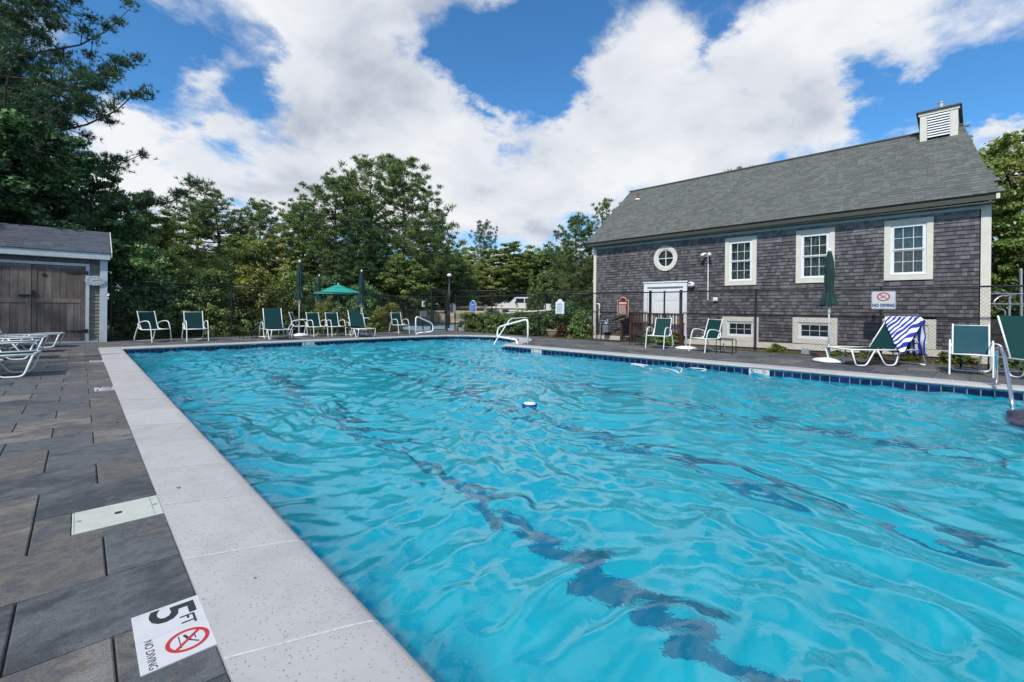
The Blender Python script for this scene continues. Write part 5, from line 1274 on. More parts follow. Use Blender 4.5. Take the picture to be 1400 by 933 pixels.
tb(t, MB().bbox(-1.30, -1.06, SY - .02, SY - .001, 1.40, 1.46), 'bolt', 'iron'); tb(t, MB().bbox(-1.03, -.98, SY - .03, SY - .001, 1.42, 1.58), 'latch', 'iron')
tb(t, MB().lathe([(.05, 0), (.05, .01)], 10).xf(Matrix.Translation((-.78, SY + .008, 2.05)) @ Matrix.Rotation(R_(90), 4, 'X')), 'knot', 'iron')
rf = tb(t, MB().add([(SX0, SY - .15, 2.80), (SX1 + .07, SY - .15, 2.80), (SX1 + .07, SY + 1.25, 3.62), (SX0, SY + 1.25, 3.62), (SX1 + .07, SY + 2.65, 2.80), (SX0, SY + 2.65, 2.80)], [(0, 1, 2, 3), (3, 2, 4, 5)]), 'roof', 'shed_roof')
b_ = MB(); nr = 12
for j in range(nr):
    x = SX0 - random.random() * .2
    while x < SX1 + .08:
        wd = random.choice((.18, .25, .31)); f0, f1 = j / nr, min(1, (j + 1.2) / nr)
        xa, xb = max(x, SX0), min(x + wd - .005, SX1 + .08); 
        if xb > xa:
            p = lambda x_, f, o: (x_, SY - .16 + 1.41 * f, 2.80 + .82 * f + o); th = random.choice((.011, .016))
            b_.add([p(xa, f0, th), p(xb, f0, th), p(xb, f1, .003), p(xa, f1, .003), p(xa, f0, -.01), p(xb, f0, -.01)], [(0, 1, 2, 3), (0, 4, 5, 1)])
        x += wd
setp(tb(t, b_, 'roof_shingles', 'shed_roof', None), kind='stuff')
tb(t, MB().add([(SX1 + .082, SY - .16, 2.66), (SX1 + .082, SY + 1.25, 3.48), (SX1 + .082, SY + 1.25, 3.64), (SX1 + .082, SY - .16, 2.82), (SX1 + .10, SY - .16, 2.66), (SX1 + .10, SY + 1.25, 3.48), (SX1 + .10, SY + 1.25, 3.64), (SX1 + .10, SY - .16, 2.82)], [(0, 1, 2, 3), (4, 7, 6, 5), (0, 3, 7, 4), (3, 2, 6, 7), (0, 4, 5, 1)]), 'rake_board', 'white_trim')
tb(t, MB().add([(SX1 - .03, SY + .06, 2.6), (SX1 - .03, SY + 2.4, 2.6), (SX1 - .03, SY + 1.25, 3.5)], [(0, 1, 2)]), 'gable', 'siding')
# oval thermometer
t = thing('wall_thermometer', 'oval pale dial thermometer hung between the door frame and the shed corner', 'thermometer', (.33, SY - .05, 1.93)); Mx = frameM((0, 0, 0), (1, 0, 0), (0, 0, 1))
ov_ = [(.235 * math.cos(2 * math.pi * k / 36), .155 * math.sin(2 * math.pi * k / 36)) for k in range(36)]
plate(ov_, Mx, .03, 'case', 'shed_trim', t); M2 = Mx.copy(); M2.translation = Mx @ Vector((0, 0, .003)); plate([(x * .92, y * .90) for x, y in ov_], M2, .002, 'dial', 'ceramic', t)
b_ = MB()
for k in range(14): a_ = 2 * math.pi * k / 14 + .2; strip(b_, (.165 * math.cos(a_) - .018, .105 * math.sin(a_)), (.165 * math.cos(a_) + .018, .105 * math.sin(a_)), .022, .0045)
strip(b_, (-.07, -.01), (.0, -.01), .03, .0045); b_.xf(Mx); setp(b_.build('dial_marks', 'ink_grey', t), kind='stuff')
b_ = strip(MB(), (-.05, .0), (.13, .012), .010, .006).xf(Mx); b_.build('pointer', 'ink_red', t)

# ================================================================== vegetation
def leaf_cards(P, Nn, size, rng, aspect=.7, jitter=.5):
    """one folded-looking quad (kite) per point; P points, Nn preferred normals"""
    n = len(P); nrm = Nn + rng.normal(size=(n, 3)) * jitter; nrm /= np.linalg.norm(nrm, axis=1)[:, None] + 1e-9
    t = rng.normal(size=(n, 3)); t -= nrm * (t * nrm).sum(1)[:, None]; t /= np.linalg.norm(t, axis=1)[:, None] + 1e-9
    b = np.cross(nrm, t); s = (size * rng.uniform(.65, 1.3, n))[:, None]
    V = np.stack([P - t * s * .5, P + b * s * aspect * .5 + nrm * s * .10, P + t * s * .5, P - b * s * aspect * .5 + nrm * s * .10], 1).reshape(-1, 3)
    return V, np.arange(4 * n).reshape(n, 4)
def needles(P, D, ln, wd, rng, k=5, spread=.75):
    n = len(P); P = np.repeat(P, k, 0); D = np.repeat(D, k, 0) + rng.normal(size=(n * k, 3)) * spread; D /= np.linalg.norm(D, axis=1)[:, None] + 1e-9
    s = rng.normal(size=(n * k, 3)); s -= D * (s * D).sum(1)[:, None]; s /= np.linalg.norm(s, axis=1)[:, None] + 1e-9
    l = ln * rng.uniform(.7, 1.25, n * k)[:, None]
    V = np.stack([P - s * wd * .5, P + s * wd * .5, P + D * l], 1).reshape(-1, 3)
    return V, np.arange(3 * n * k).reshape(-1, 3)
def blob_points(C, R, cnt, rng, shell=.55):
    """points in ellipsoids C (m,3) with radii R (m,3)"""
    m = len(C); d = rng.normal(size=(m * cnt, 3)); d /= np.linalg.norm(d, axis=1)[:, None]
    r = shell + (1 - shell) * rng.random(m * cnt); r *= rng.random(m * cnt) ** .18
    P = np.repeat(C, cnt, 0) + d * r[:, None] * np.repeat(R, cnt, 0)
    return P, d
def proto_pine(seed, H=10.0, R=3.0, base=.16, dens=26, lean=.3, open_=.0, mat='pine_needles', ln_=.19, wd_=.036, k_=5):
    rng = np.random.default_rng(seed); tb_ = MB(); trunk = []
    for k in range(9): f = k / 8; trunk.append(Vector((lean * f * f + .12 * math.sin(3 * f + seed), .15 * math.sin(4 * f + seed * 2), H * f * .985)))
    tb_.tube(trunk, [.17 * (1 - .88 * k / 8) * H / 10 for k in range(9)], 8)
    C = []; Rr = []
    def T(z): f = min(.999, z / (H * .985)) * 8; i = int(f); return trunk[i].lerp(trunk[i + 1], f - i)
    z = H * base
    ang = rng.random() * 6
    while z < H * .975:
        f = (z / H - base) / (1 - base); prof = (min(1, (f + .12) / .38)) ** .7 * (1 - f) ** .62 * 1.22
        for q in range(int(rng.integers(2, 4))):
            ang += 2.4 + rng.normal() * .4; ln = R * prof * rng.uniform(.62, 1.15) + .25
            if rng.random() < open_: continue
            p0 = T(z); up_ = .12 + .5 * f + rng.normal() * .08; d = Vector((math.cos(ang), math.sin(ang), up_)); pts = []
            for k in range(6):
                g_ = k / 5; pts.append(p0 + d * ln * g_ + Vector((rng.normal() * .05 * ln * g_, rng.normal() * .05 * ln * g_, -.10 * ln * math.sin(g_ * 2.6) + .16 * ln * g_ ** 3)))
            tb_.tube(pts, [.05 * (1 - .8 * k / 5) * max(.4, ln / R) for k in range(6)], 5)
            nc = max(3, int(ln * 3.2))
            for k in range(nc):
                g_ = .30 + .72 * (k + rng.random()) / nc; i = min(4, int(g_ * 5)); base_p = pts[i].lerp(pts[i + 1], min(1.1, g_ * 5 - i)) if g_ < 1 else pts[5]
                side = Vector((-math.sin(ang), math.cos(ang), 0)) * rng.normal() * (.32 * ln * (1.12 - g_) + .12); 
                c = base_p + side + Vector((0, 0, rng.uniform(.0, .16)))
                if side.length > .25: tb_.tube([base_p, c], [.016, .007], 3)
                C.append(c); s_ = rng.uniform(.20, .36); Rr.append((s_ * 1.25, s_ * 1.25, s_ * .55))
        z += H * rng.uniform(.018, .034)
    C.append(trunk[-1]); Rr.append((.2, .2, .3)); C = np.array([tuple(c) for c in C]); Rr = np.array(Rr)
    P, d = blob_points(C, Rr, dens, rng, .1); D = d * .6 + np.array([0, 0, .75])
    V, F = needles(P, D, ln_, wd_, rng, k_)
    rn_ = np.repeat(np.repeat(rng.random(len(C)), dens) * .6 + rng.random(len(P)) * .4, k_)
    return tb_.build('trunk', 'bark', mesh=True), np_mesh('crown', V, F, rn_, mat)
def proto_oak(seed, H=8.0, R=3.0, base=.22, nb=210, cnt=120, leaf=.155, mat='oak_leaves', flat=.62, low=.25):
    rng = np.random.default_rng(seed); tb_ = MB(); fork = H * base
    trunk = [Vector((.1 * math.sin(k + seed), .1 * math.cos(k * 1.3 + seed), H * .78 * k / 6)) for k in range(7)]
    tb_.tube(trunk, [.19 * (1 - .8 * k / 6) for k in range(7)], 8)
    # a few big lobes make the outline uneven
    nl = 9; lobes = []
    for i in range(nl):
        a = 2.4 * i + rng.random(); z = H * (low + (1 - low - .16) * (i + .5) / nl); f = (z / H - low) / (1 - low); rr = R * (.62 * math.sqrt(max(.05, 1 - (f * 1.05 - .35) ** 2 * 1.5))) * rng.uniform(.7, 1.1)
        lobes.append((np.array([rr * math.cos(a), rr * math.sin(a), z]), R * rng.uniform(.34, .52)))
    lobes.append((np.array([rng.normal() * .3, rng.normal() * .3, H * .86]), R * .36)); lobes.append((np.array([0, 0, H * .55]), R * .55))
    C = []; 
    for c, r in lobes:
        k = int(rng.integers(4, 6)); i = min(5, int(c[2] / H / .78 * 6 * .7)); p0 = trunk[i]; pe = Vector(c)
        midp = p0.lerp(pe, .5) + Vector((rng.normal() * .2, rng.normal() * .2, .25)); tb_.tube([p0, midp, pe], [.085, .05, .025], 5)
        m = int(nb * (r / (R * .45)) ** 2 / len(lobes))
        for q in range(m):
            d = rng.normal(size=3); d /= np.linalg.norm(d); cc = c + d * r * (.55 + .45 * rng.random()) * np.array([1, 1, .78])
            C.append(cc)
            if rng.random() < .45: tb_.tube([pe, Vector(cc)], [.02, .007], 3)
    C = np.array(C); m = len(C); s_ = rng.uniform(.26, .46, m) * R / 3; Rr = np.stack([s_ * 1.2, s_ * 1.2, s_ * flat], 1)
    P, d = blob_points(C, Rr, cnt, rng, .25); Nn = d * .5 + np.array([0, 0, .8])
    V, F = leaf_cards(P, Nn, leaf, rng)
    rn_ = np.repeat(rng.random(m), cnt) * .5 + rng.random(len(P)) * .5
    return tb_.build('trunk', 'bark', mesh=True), np_mesh('crown', V, F, rn_, mat)
PR = {}
PR['pineA'] = (proto_pine(1, 10, 3.0), 10); PR['pineB'] = (proto_pine(5, 10, 3.6, .10, 24, -.5), 10); PR['pineC'] = (proto_pine(9, 10, 2.3, .38, 20, .6, .25), 10)
PR['pineN'] = (proto_pine(31, 10, 3.7, .08, 44, -.3, .0, 'pine_dark', .125, .017, 8), 10); PR['pineD'] = (proto_pine(14, 10, 4.0, .08, 20, .2, .1), 10)
PR['oakA'] = (proto_oak(2, 8, 3.0), 8); PR['oakB'] = (proto_oak(6, 8, 2.7, nb=240, flat=.5), 8); PR['oakC'] = (proto_oak(11, 8, 3.6, .2, 300, 110, .155), 8)
PR['oakD'] = (proto_oak(21, 8, 3.2, .12, 270, 120, .16, low=.08), 8)
def tree(pr, x, y, H, wide, rz, mat, label, group=None, cat='tree', z=0):
    (tm_, cm_), h0 = PR[pr]; name = 'pine_tree' if pr.startswith('pine') else 'broadleaf_tree'
    t = thing(name, label, cat, (x, y, z - .1), rz, group); s = H / h0; t.scale = (s * wide, s * wide, s)
    link('trunk', tm_, t); c = link('crown', cm_, t)
    c.material_slots[0].link = 'OBJECT'; c.material_slots[0].material = MAT[mat]; return t
TREES = [
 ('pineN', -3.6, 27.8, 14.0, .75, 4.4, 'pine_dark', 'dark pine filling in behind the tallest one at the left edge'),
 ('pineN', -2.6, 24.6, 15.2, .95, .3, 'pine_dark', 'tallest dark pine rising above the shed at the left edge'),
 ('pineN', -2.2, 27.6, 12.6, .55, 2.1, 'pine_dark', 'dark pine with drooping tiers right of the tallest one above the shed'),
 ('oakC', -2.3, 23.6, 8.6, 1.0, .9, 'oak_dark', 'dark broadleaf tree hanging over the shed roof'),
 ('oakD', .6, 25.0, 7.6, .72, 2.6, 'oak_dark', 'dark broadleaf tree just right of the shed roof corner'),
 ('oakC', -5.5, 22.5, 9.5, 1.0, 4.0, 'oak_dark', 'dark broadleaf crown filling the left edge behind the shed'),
 ('oakB', 2.6, 29.5, 7.3, .80, 1.0, 'oak_leaves', 'rounded green tree between the dark pine and the thin trunked pine'),
 ('pineC', 5.7, 36.8, 9.4, 1.15, .5, 'pine_needles', 'open crowned pine with bare twin looking trunks left of centre'),
 ('pineC', 7.3, 38.0, 9.1, 1.15, 2.9, 'pine_needles', 'second open crowned pine close beside the bare trunked one'),
 ('oakA', 4.2, 33.5, 6.8, 1.0, 3.3, 'oak_leaves', 'green broadleaf tree in front of the open crowned pines'),
 ('oakD', 6.4, 30.5, 5.6, 1.05, .3, 'oak_sunlit', 'bright yellowish green tree low in front of the open crowned pines'),
 ('pineA', 9.3, 36.7, 8.7, 1.0, 1.2, 'pine_needles', 'rounded pine between the open crowned pines and the big pine mass'),
 ('oakA', 8.8, 32.2, 6.2, 1.0, 5.1, 'oak_sunlit', 'pale green tree left of the big dark pine mass'),
 ('pineA', 11.3, 33.8, 8.6, 1.1, .2, 'pine_needles', 'leftmost shoulder pine of the big central pine mass'),
 ('pineB', 12.9, 31.9, 10.0, 1.15, 1.9, 'pine_needles', 'second pine from the left of the big central pine mass'),
 ('pineD', 15.2, 31.0, 11.7, .95, 3.9, 'pine_needles', 'tall central pine with the highest left top behind the closed parasols'),
 ('pineB', 17.5, 30.0, 12.1, 1.0, 5.3, 'pine_needles', 'tallest central pine with airy branches reaching right'),
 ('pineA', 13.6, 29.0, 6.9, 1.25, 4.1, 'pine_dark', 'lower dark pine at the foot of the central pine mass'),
 ('oakD', 15.3, 26.7, 5.0, 1.1, .7, 'oak_leaves', 'low green tree under the central pines behind the lone chair'),
 ('oakB', 20.0, 31.4, 7.2, .95, 2.2, 'oak_leaves', 'broadleaf tree with yellowing leaves left of the pool gate'),
 ('pineC', 20.9, 31.4, 9.2, .95, 3.8, 'pine_needles', 'thin pine leaning out at the right end of the central pine mass'),
 ('pineD', 38.5, 46.0, 12.4, .6, 1.4, 'pine_dark', 'distant dark pine peaking above the pale trees over the truck'),
 ('oakA', 34.3, 40.8, 9.0, 1.35, 1.9, 'oak_sunlit', 'pale broadleaf tree with a visible trunk left of the truck'),
 ('oakB', 38.0, 39.2, 9.6, 1.4, .4, 'oak_sunlit', 'pale broadleaf tree directly above the white truck'),
 ('oakC', 53.5, 52.7, 11.6, .95, 3.1, 'oak_leaves', 'broadleaf tree left of the distant gabled house'),
 ('oakC', 41.5, 36.5, 9.6, 1.1, 2.2, 'oak_sunlit', 'pale broadleaf tree right of the truck in front of the distant house'),
 ('oakD', 30.0, 38.3, 7.6, 1.3, 1.3, 'oak_sunlit', 'pale low tree directly behind the gate and rail fence'),
 ('pineB', 22.4, 32.8, 5.6, 1.5, 2.7, 'pine_dark', 'low dark pine behind the gate posts'),
 ('oakD', 24.6, 33.2, 6.2, 1.1, 5.7, 'oak_leaves', 'low broadleaf tree between the gate and the pale trees'),
 ('pineB', 26.6, 21.2, 7.9, .90, .8, 'pine_needles', 'dense pine in front of the distant gabled house'),
 ('pineD', 28.6, 19.9, 9.2, .70, 2.4, 'pine_needles', 'taller pine against the left corner of the shingled house'),
 ('oakC', 28.6, -.6, 9.9, 1.0, .4, 'oak_leaves', 'big sunlit oak right of the shingled house'),
 ('oakA', 24.5, .2, 7.0, .8, 2.5, 'oak_leaves', 'smaller oak tucked behind the right corner of the house'),
 ('oakC', 26.5, -5.0, 10.5, 1.0, 1.7, 'oak_leaves', 'oak at the far right edge of the photo'),
 ('pineA', 39.3, 14.5, 12.6, .8, 1.1, 'oak_leaves', 'distant tree whose tip shows over the roof ridge'),
 ('pineA', 40.3, 13.4, 12.7, .7, 2.1, 'oak_leaves', 'second distant tree tip showing just above the roof ridge'),
]
for (pr, x, y, H, wd, rz, mt, lab) in TREES: tree(pr, x, y, H, wd, rz, mt, lab)
# unseen trees added past the left edge to shade the shed and loungers
for i, (pr, x, y, H, wd, rz, mt, lab) in enumerate([('oakC', -9.3, 15.2, 9.5, .9, .3, 'oak_dark', 'unseen tree added for shade past the left edge, nearest the shed'), ('pineB', -9.8, 9.6, 10, .9, 1.3, 'pine_dark', 'pine outside the left edge of the photo beside the loungers')]): tree(pr, x, y, H, wd, rz, mt, lab)

# far wood that closes the horizon
def wood_band():
    rng = np.random.default_rng(4); C = []
    for i in range(2600):
        az = R_(rng.uniform(-22, 118)); d = rng.uniform(52, 70); hh = 6.0 + 1.6 * math.sin(az * 9) + 1.0 * math.sin(az * 23 + 1); z = hh * rng.random() ** .6
        C.append((d * math.sin(az), d * math.cos(az), z))
    C = np.array(C); s = rng.uniform(.7, 1.3, len(C)); P, d = blob_points(C, np.stack([s, s, s * .6], 1), 26, rng, .3)
    V, F = leaf_cards(P, d * .5 + np.array([0, 0, .8]), .42, rng); return np_mesh('far_wood', V, F, np.repeat(rng.random(len(C)), 26) * .5 + rng.random(len(P)) * .5, 'oak_leaves')
setp(link('far_wood', wood_band()), 'mixed green wood closing the horizon behind the near trees', 'wood', kind='stuff')

# shrubs and hedges
def shrub(name, label, cat, x, y, rx, ry, h, mat, seed, nb=60, cnt=90, leaf=.07, bs=.22, z=0, rz=0, boxy=False, top=.5, group=None):
    rng = np.random.default_rng(seed); C = []
    for i in range(nb):
        if boxy: c = np.array([rng.uniform(-1, 1), rng.uniform(-1, 1), rng.random() ** .7]); c = c * [rx - bs * .6, ry - bs * .6, h - bs * .6] ; c[2] += .0
        else:
            d = rng.normal(size=3); d[2] = abs(d[2]); d /= np.linalg.norm(d); r = .45 + .55 * rng.random(); c = d * r * [rx - bs * .5, ry - bs * .5, h - bs * .5] * rng.uniform(.86, 1.06)
        C.append(c)
    C = np.array(C); s = rng.uniform(.7, 1.25, nb) * bs; P, d = blob_points(C, np.stack([s, s, s * .75], 1), cnt, rng, .35); P[:, 2] = np.abs(P[:, 2])
    V, F = leaf_cards(P, d * .6 + np.array([0, 0, .6]), leaf, rng, .62)
    t = thing(name, label, cat, (x, y, z - .03), rz, group)
    link('foliage', np_mesh('foliage', V, F, np.repeat(rng.random(nb), cnt) * .45 + rng.random(len(P)) * .55, mat), t)
    b_ = MB()
    for k in range(7): c = C[int(rng.integers(nb))]; b_.tube([(c[0] * .15, c[1] * .15, -.05), (c[0] * .5, c[1] * .5, c[2] * .5), tuple(c)], [.02, .014, .006], 4)
    b_.build('stems', 'bark', t); return t
shrub('azalea_bush', 'round trimmed grey green bush behind the far chairs', 'bush', 8.5, 21.5, 1.15, .9, 1.75, 'oak_sunlit', 1, 130, 110, .065, .22)
shrub('yellow_bush', 'loose yellow green bush behind the lone chair by the gate', 'bush', 11.3, 21.2, 1.15, .8, 1.62, 'yellow_leaves', 2, 90, 80, .085, .24)
shrub('hedge', 'dark clipped hedge with red tipped leaves left of the step rail', 'hedge', 14.95, 17.2, .55, 2.3, 1.05, 'hedge_leaves', 3, 330, 140, .075, .22, boxy=True)
shrub('hedge', 'dark hedge between the step rail and the stone planter', 'hedge', 15.25, 14.25, .55, 1.45, 1.12, 'hedge_leaves', 4, 220, 140, .075, .22, boxy=True, rz=.05)
shrub('vine_shrub', 'tall grey green shrub hanging over the fence behind the pale notice board', 'bush', 15.7, 12.9, .8, 1.7, 1.95, 'oak_dark', 5, 130, 90, .08, .28)
shrub('rambling_bush', 'leafy bush with bright side shoots left of the house corner', 'bush', 15.0, 11.7, .5, .62, 1.35, 'hedge_leaves', 6, 80, 100, .08, .2)
shrub('red_leaved_bush', 'reddish brown bush in front of the vines', 'bush', 14.98, 12.6, .35, .5, .85, 'red_brown_leaves', 7, 45, 80, .07, .18)
for i, (x, y, h, lab) in enumerate([(25.9, 25.1, 4.1, 'left and taller of the twin arborvitae right of the truck'), (26.35, 24.6, 3.85, 'right one of the twin arborvitae beside the far fence')]):
    rng = np.random.default_rng(30 + i); nb = 120; zz = rng.random(nb); rr = .48 * (1 - zz) ** .55 * np.sqrt(rng.random(nb)) ** .4; aa = rng.random(nb) * 6.28
    C = np.stack([rr * np.cos(aa), rr * np.sin(aa), zz * h], 1); s = .13 + .08 * (1 - zz); P, d = blob_points(C, np.stack([s, s, s * 2.2], 1), 70, rng, .4); V, F = leaf_cards(P, d + np.array([0, 0, .3]), .09, rng)
    t = thing('arborvitae', lab, 'tree', (x, y, 0), 0, 'twin arborvitae'); link('crown', np_mesh('crown', V, F, rng.random(len(P)), 'arborvitae_leaves'), t); MB().tube([(0, 0, -.1), (0, 0, h * .6)], [.07, .03], 6).build('trunk', 'bark', t)
# bank of bushes behind the left fence
for i, (x, y, rx, h, mt, lab) in enumerate([(1.7, 21.6, 1.3, 3.6, 'oak_dark', 'dark thicket right of the shed behind the nearest chair'), (3.6, 22.1, 1.5, 3.5, 'hedge_leaves', 'dark green thicket behind the second chair from the shed'),
   (5.7, 22.6, 1.5, 3.7, 'yellow_leaves', 'yellow green overhanging bush above the fence left of the parasols'), (7.4, 24.2, 1.4, 3.2, 'oak_leaves', 'green bush behind the small distant parasol'), (2.6, 23.6, 1.9, 4.6, 'oak_leaves', 'taller light green bush in the second row right of the shed'),
   (5.0, 25.0, 2.0, 4.5, 'oak_leaves', 'light green bush in the second row behind the fence post'), (10.6, 27.0, 2.0, 3.6, 'oak_dark', 'dark bush below the central pines behind the teal parasol'), (12.6, 26.2, 1.6, 3.0, 'oak_dark', 'dark bush behind the yellow green bush')]):
    shrub('thicket_bush', lab, 'bush', x, y, rx, 1.1, h, mt, 50 + i, 200, 95, .11, .33)
shrub('low_shrub', 'low dark shrub against the left fence foot', 'bush', 3.0, 20.95, 2.4, .5, 1.5, 'hedge_leaves', 70, 150, 90, .08, .22)
shrub('low_shrub', 'low dark shrub below the left end of the far fence', 'bush', 6.2, 21.2, 1.2, .5, 1.1, 'oak_dark', 71, 90, 90, .08, .2)
shrub('door_shrub', 'green shrub in front of the landing behind the sling chair', 'bush', 14.62, 7.95, .25, .72, .78, 'hedge_leaves', 72, 60, 90, .06, .16)
PL = [(14.95, 4.35, .3, .28, 'yellow_leaves', 'small yellow green mound at the fence post near the first basement window'), (15.0, 2.9, .22, .22, 'hedge_leaves', 'small green plant beneath the middle basement window'), (15.02, 2.2, .35, .30, 'yellow_leaves', 'yellow green plant behind the foot of the towel lounger'),
      (15.0, 1.35, .3, .48, 'yellow_leaves', 'hosta with yellow tips behind the towel lounger'), (15.0, .55, .45, .42, 'yellow_leaves', 'bright yellow green plant right of the towel lounger'), (15.05, -.4, .4, .34, 'hedge_leaves', 'low green plant behind the blue green chair')]
for i, (x, y, r, h, mt, lab) in enumerate(PL): shrub('border_plant', lab, 'plant', x, y, .2, r, h, mt, 80 + i, 26, 60, .085, .11)
shrub('hedge', 'clipped sunlit hedge on the terrace at the far right', 'hedge', 21.0, -1.6, 2.2, .6, .62, 'arborvitae_leaves', 90, 160, 90, .08, .2, z=1.02, rz=-.75, boxy=True)
shrub('red_leaved_bush', 'small dark red bush on the terrace beside the house corner', 'bush', 20.6, -.1, .5, .5, .95, 'red_brown_leaves', 91, 40, 70, .08, .2, z=1.02)
# grass tufts along the deck edge
rng = np.random.default_rng(8); n = 9000; y = rng.uniform(-2, 13.8, n); x = rng.uniform(14.5, 15.3, n); keep = (np.sin(y * 1.7) + rng.random(n) * 2 > .9) & (x < 14.95 + .25 * np.sin(y * 2.3)); x, y = x[keep], y[keep]
x2 = rng.uniform(.8, 12.5, 9000); y2 = 20.12 + rng.random(9000) * .9 + .2 * np.clip(x2 - 3, 0, 3) / 3
P = np.stack([np.r_[x, x2], np.r_[y, y2], np.full(len(x) + 9000, -.04)], 1); V, F = needles(P, np.tile([0, 0, 1.0], (len(P), 1)), .085, .010, rng, 2, .35)
setp(link('edge_grass', np_mesh('edge_grass', V, F, rng.random(len(P) * 2), 'grass_blades')), 'rough grass growing along the deck edge and the fence foot', 'grass', kind='stuff')

# ================================================================== right hand terrace
t = thing('retaining_wall', 'dark boulder retaining wall right of the shingled house', 'wall', (18.2, -.5, 0))
def tx(b_, name, mat, parent=None, **k): return tb(t, b_, name, mat, parent, **k)
wa_, wb_ = Vector((17.0, .05)), Vector((20.4, -6.5)); wd_ = (wb_ - wa_).normalized(); wn_ = Vector((-wd_.y, wd_.x))
rngw = random.Random(12); L_w = (wb_ - wa_).length
tx(MB().add([(wa_.x + wn_.x * .25, wa_.y + wn_.y * .25, -.1), (wb_.x + wn_.x * .25, wb_.y + wn_.y * .25, -.1), (wb_.x + wn_.x * .25, wb_.y + wn_.y * .25, 1.0), (wa_.x + wn_.x * .25, wa_.y + wn_.y * .25, 1.0)], [(0, 1, 2, 3), (3, 2, 1, 0)]), 'core', 'dark_void')
z = -.1
for row in range(3):
    h_ = (.40, .38, .34)[row]; s0 = -rngw.random() * .3
    while s0 < L_w:
        wl = rngw.uniform(.4, .85); b_ = MB(); vs = []
        for (i, j, k) in [(i, j, k) for i in (0, 1) for j in (0, 1) for k in (0, 1)]:
            s_ = s0 + .015 + (wl - .03) * i + rngw.uniform(-.03, .03); o_ = (-.08 + rngw.uniform(-.06, .05)) if j == 0 else .35; zz = z + .01 + (h_ - .02) * k + rngw.uniform(-.03, .03)
            p = wa_ + wd_ * s_ + wn_ * o_; vs.append((p.x, p.y, zz))
        b_.add(vs, [(0, 1, 3, 2), (4, 6, 7, 5), (0, 4, 5, 1), (2, 3, 7, 6), (1, 5, 7, 3), (0, 2, 6, 4)]); tx(b_, 'stone', 'stone_dark'); s0 += wl
    z += h_
g = MB(); g.add([(17.2, .3, 1.02), (wb_.x + .1, wb_.y, 1.02), (60, -30, 1.1), (60, 30, 1.1), (24, 10, 1.02), (21.7, .9, 1.02)], [(0, 1, 2, 3, 4, 5)])
setp(g.build('terrace_ground', 'mulch'), kind='structure')
t = thing('terrace_railing', 'thin grey pipe railing with bent end post on the terrace at the far right', 'railing', (18.47, -.3, 1.0)); 
for z in (1.72, 1.45): tb(t, MB().tube([(17.2, .1, z), (19.2, -2.1, z)], .02, 6), 'rail', 'grey_steel')
tb(t, MB().tube([(18.5, -.33, 1.0), (18.5, -.33, 1.74)], .03, 8), 'post', 'grey_steel'); tb(t, MB().tube(fil([(18.42, -.25, 1.02), (18.42, -.25, 1.30), (18.25, -.08, 1.34), (18.2, -.02, 1.52), (18.3, -.15, 1.68), (18.6, -.45, 1.72)], .08), .022, 8), 'bent_end', 'grey_steel', smooth=True)
t = thing('utility_post', 'leaning weathered grey post on the terrace at the far right', 'post', (18.8, -.55, 1.0)); tb(t, MB().tube([(18.80, -.56, 1.0), (18.83, -.54, 2.42)], .035, 8), 'post_shaft', 'grey_steel'); tb(t, MB().lathe([(.037, 0), (.02, .03)], 8, (18.83, -.54, 2.42)), 'post_tip', 'grey_steel')

# ================================================================== beyond the gate
t = thing('split_rail_fence', 'pale wooden post and rail fence in front of the car park beyond the gate', 'fence', (21.3, 32.2, 0))
a, b2 = Vector((19.8, 33.6)), Vector((27.4, 26.4)); n = 9
for k in range(n):
    p = a.lerp(b2, k / (n - 1)); tb(t, MB().box(p.x - .1, p.x + .1, p.y - .1, p.y + .1, .2, 1.48), 'post', 'split_wood')
    if k < n - 1:
        q = a.lerp(b2, (k + 1) / (n - 1))
        for z in (1.22,): tb(t, MB().tube([(p.x, p.y, z), (q.x, q.y, z)], .13, 4), 'rail', 'split_wood')
t = thing('court_wall', 'low beige wall behind the blue green court seen through the gate', 'wall', (19.0, 29, 0))
for k in range(7):
    p = Vector((17.6, 30.3)).lerp(Vector((21.9, 26.0)), k / 7); q = Vector((17.6, 30.3)).lerp(Vector((21.9, 26.0)), (k + .97) / 7); tb(t, MB().add([(p.x, p.y, .1), (q.x, q.y, .1), (q.x, q.y, 1.0), (p.x, p.y, 1.0), (p.x + .2, p.y + .2, .1), (q.x + .2, q.y + .2, .1), (q.x + .2, q.y + .2, 1.0), (p.x + .2, p.y + .2, 1.0)], [(0, 1, 2, 3), (3, 2, 6, 7), (1, 5, 6, 2), (0, 3, 7, 4)]), 'panel', 'beige_wall')
t = thing('ramp_kerb', 'pale sloping concrete kerb rising behind the hedge towards the truck', 'kerb', (19, 24, 0))
tb(t, MB().add([(17.2, 22.9, .3), (22.5, 18.4, .9), (22.5, 18.4, 1.22), (17.2, 22.9, .66), (17.6, 23.3, .3), (22.9, 18.8, .9), (22.9, 18.8, 1.22), (17.6, 23.3, .66)], [(0, 1, 2, 3), (3, 2, 6, 7), (4, 7, 6, 5), (0, 3, 7, 4), (1, 5, 6, 2)]), 'kerb_block', 'concrete'); tb(t, MB().add([(17.15, 22.85, .64), (22.5, 18.3, 1.20), (22.5, 18.3, 1.27), (17.15, 22.85, .71), (17.3, 23.0, .64), (22.65, 18.5, 1.20), (22.65, 18.5, 1.27), (17.3, 23.0, .71)], [(0, 1, 2, 3), (3, 2, 6, 7), (4, 7, 6, 5), (0, 3, 7, 4), (1, 5, 6, 2)]), 'kerb_cap', 'white_trim')
t = thing('phone_box', 'small white call box on a stand left of the gate', 'phone box', (13.3, 20.9, 0))
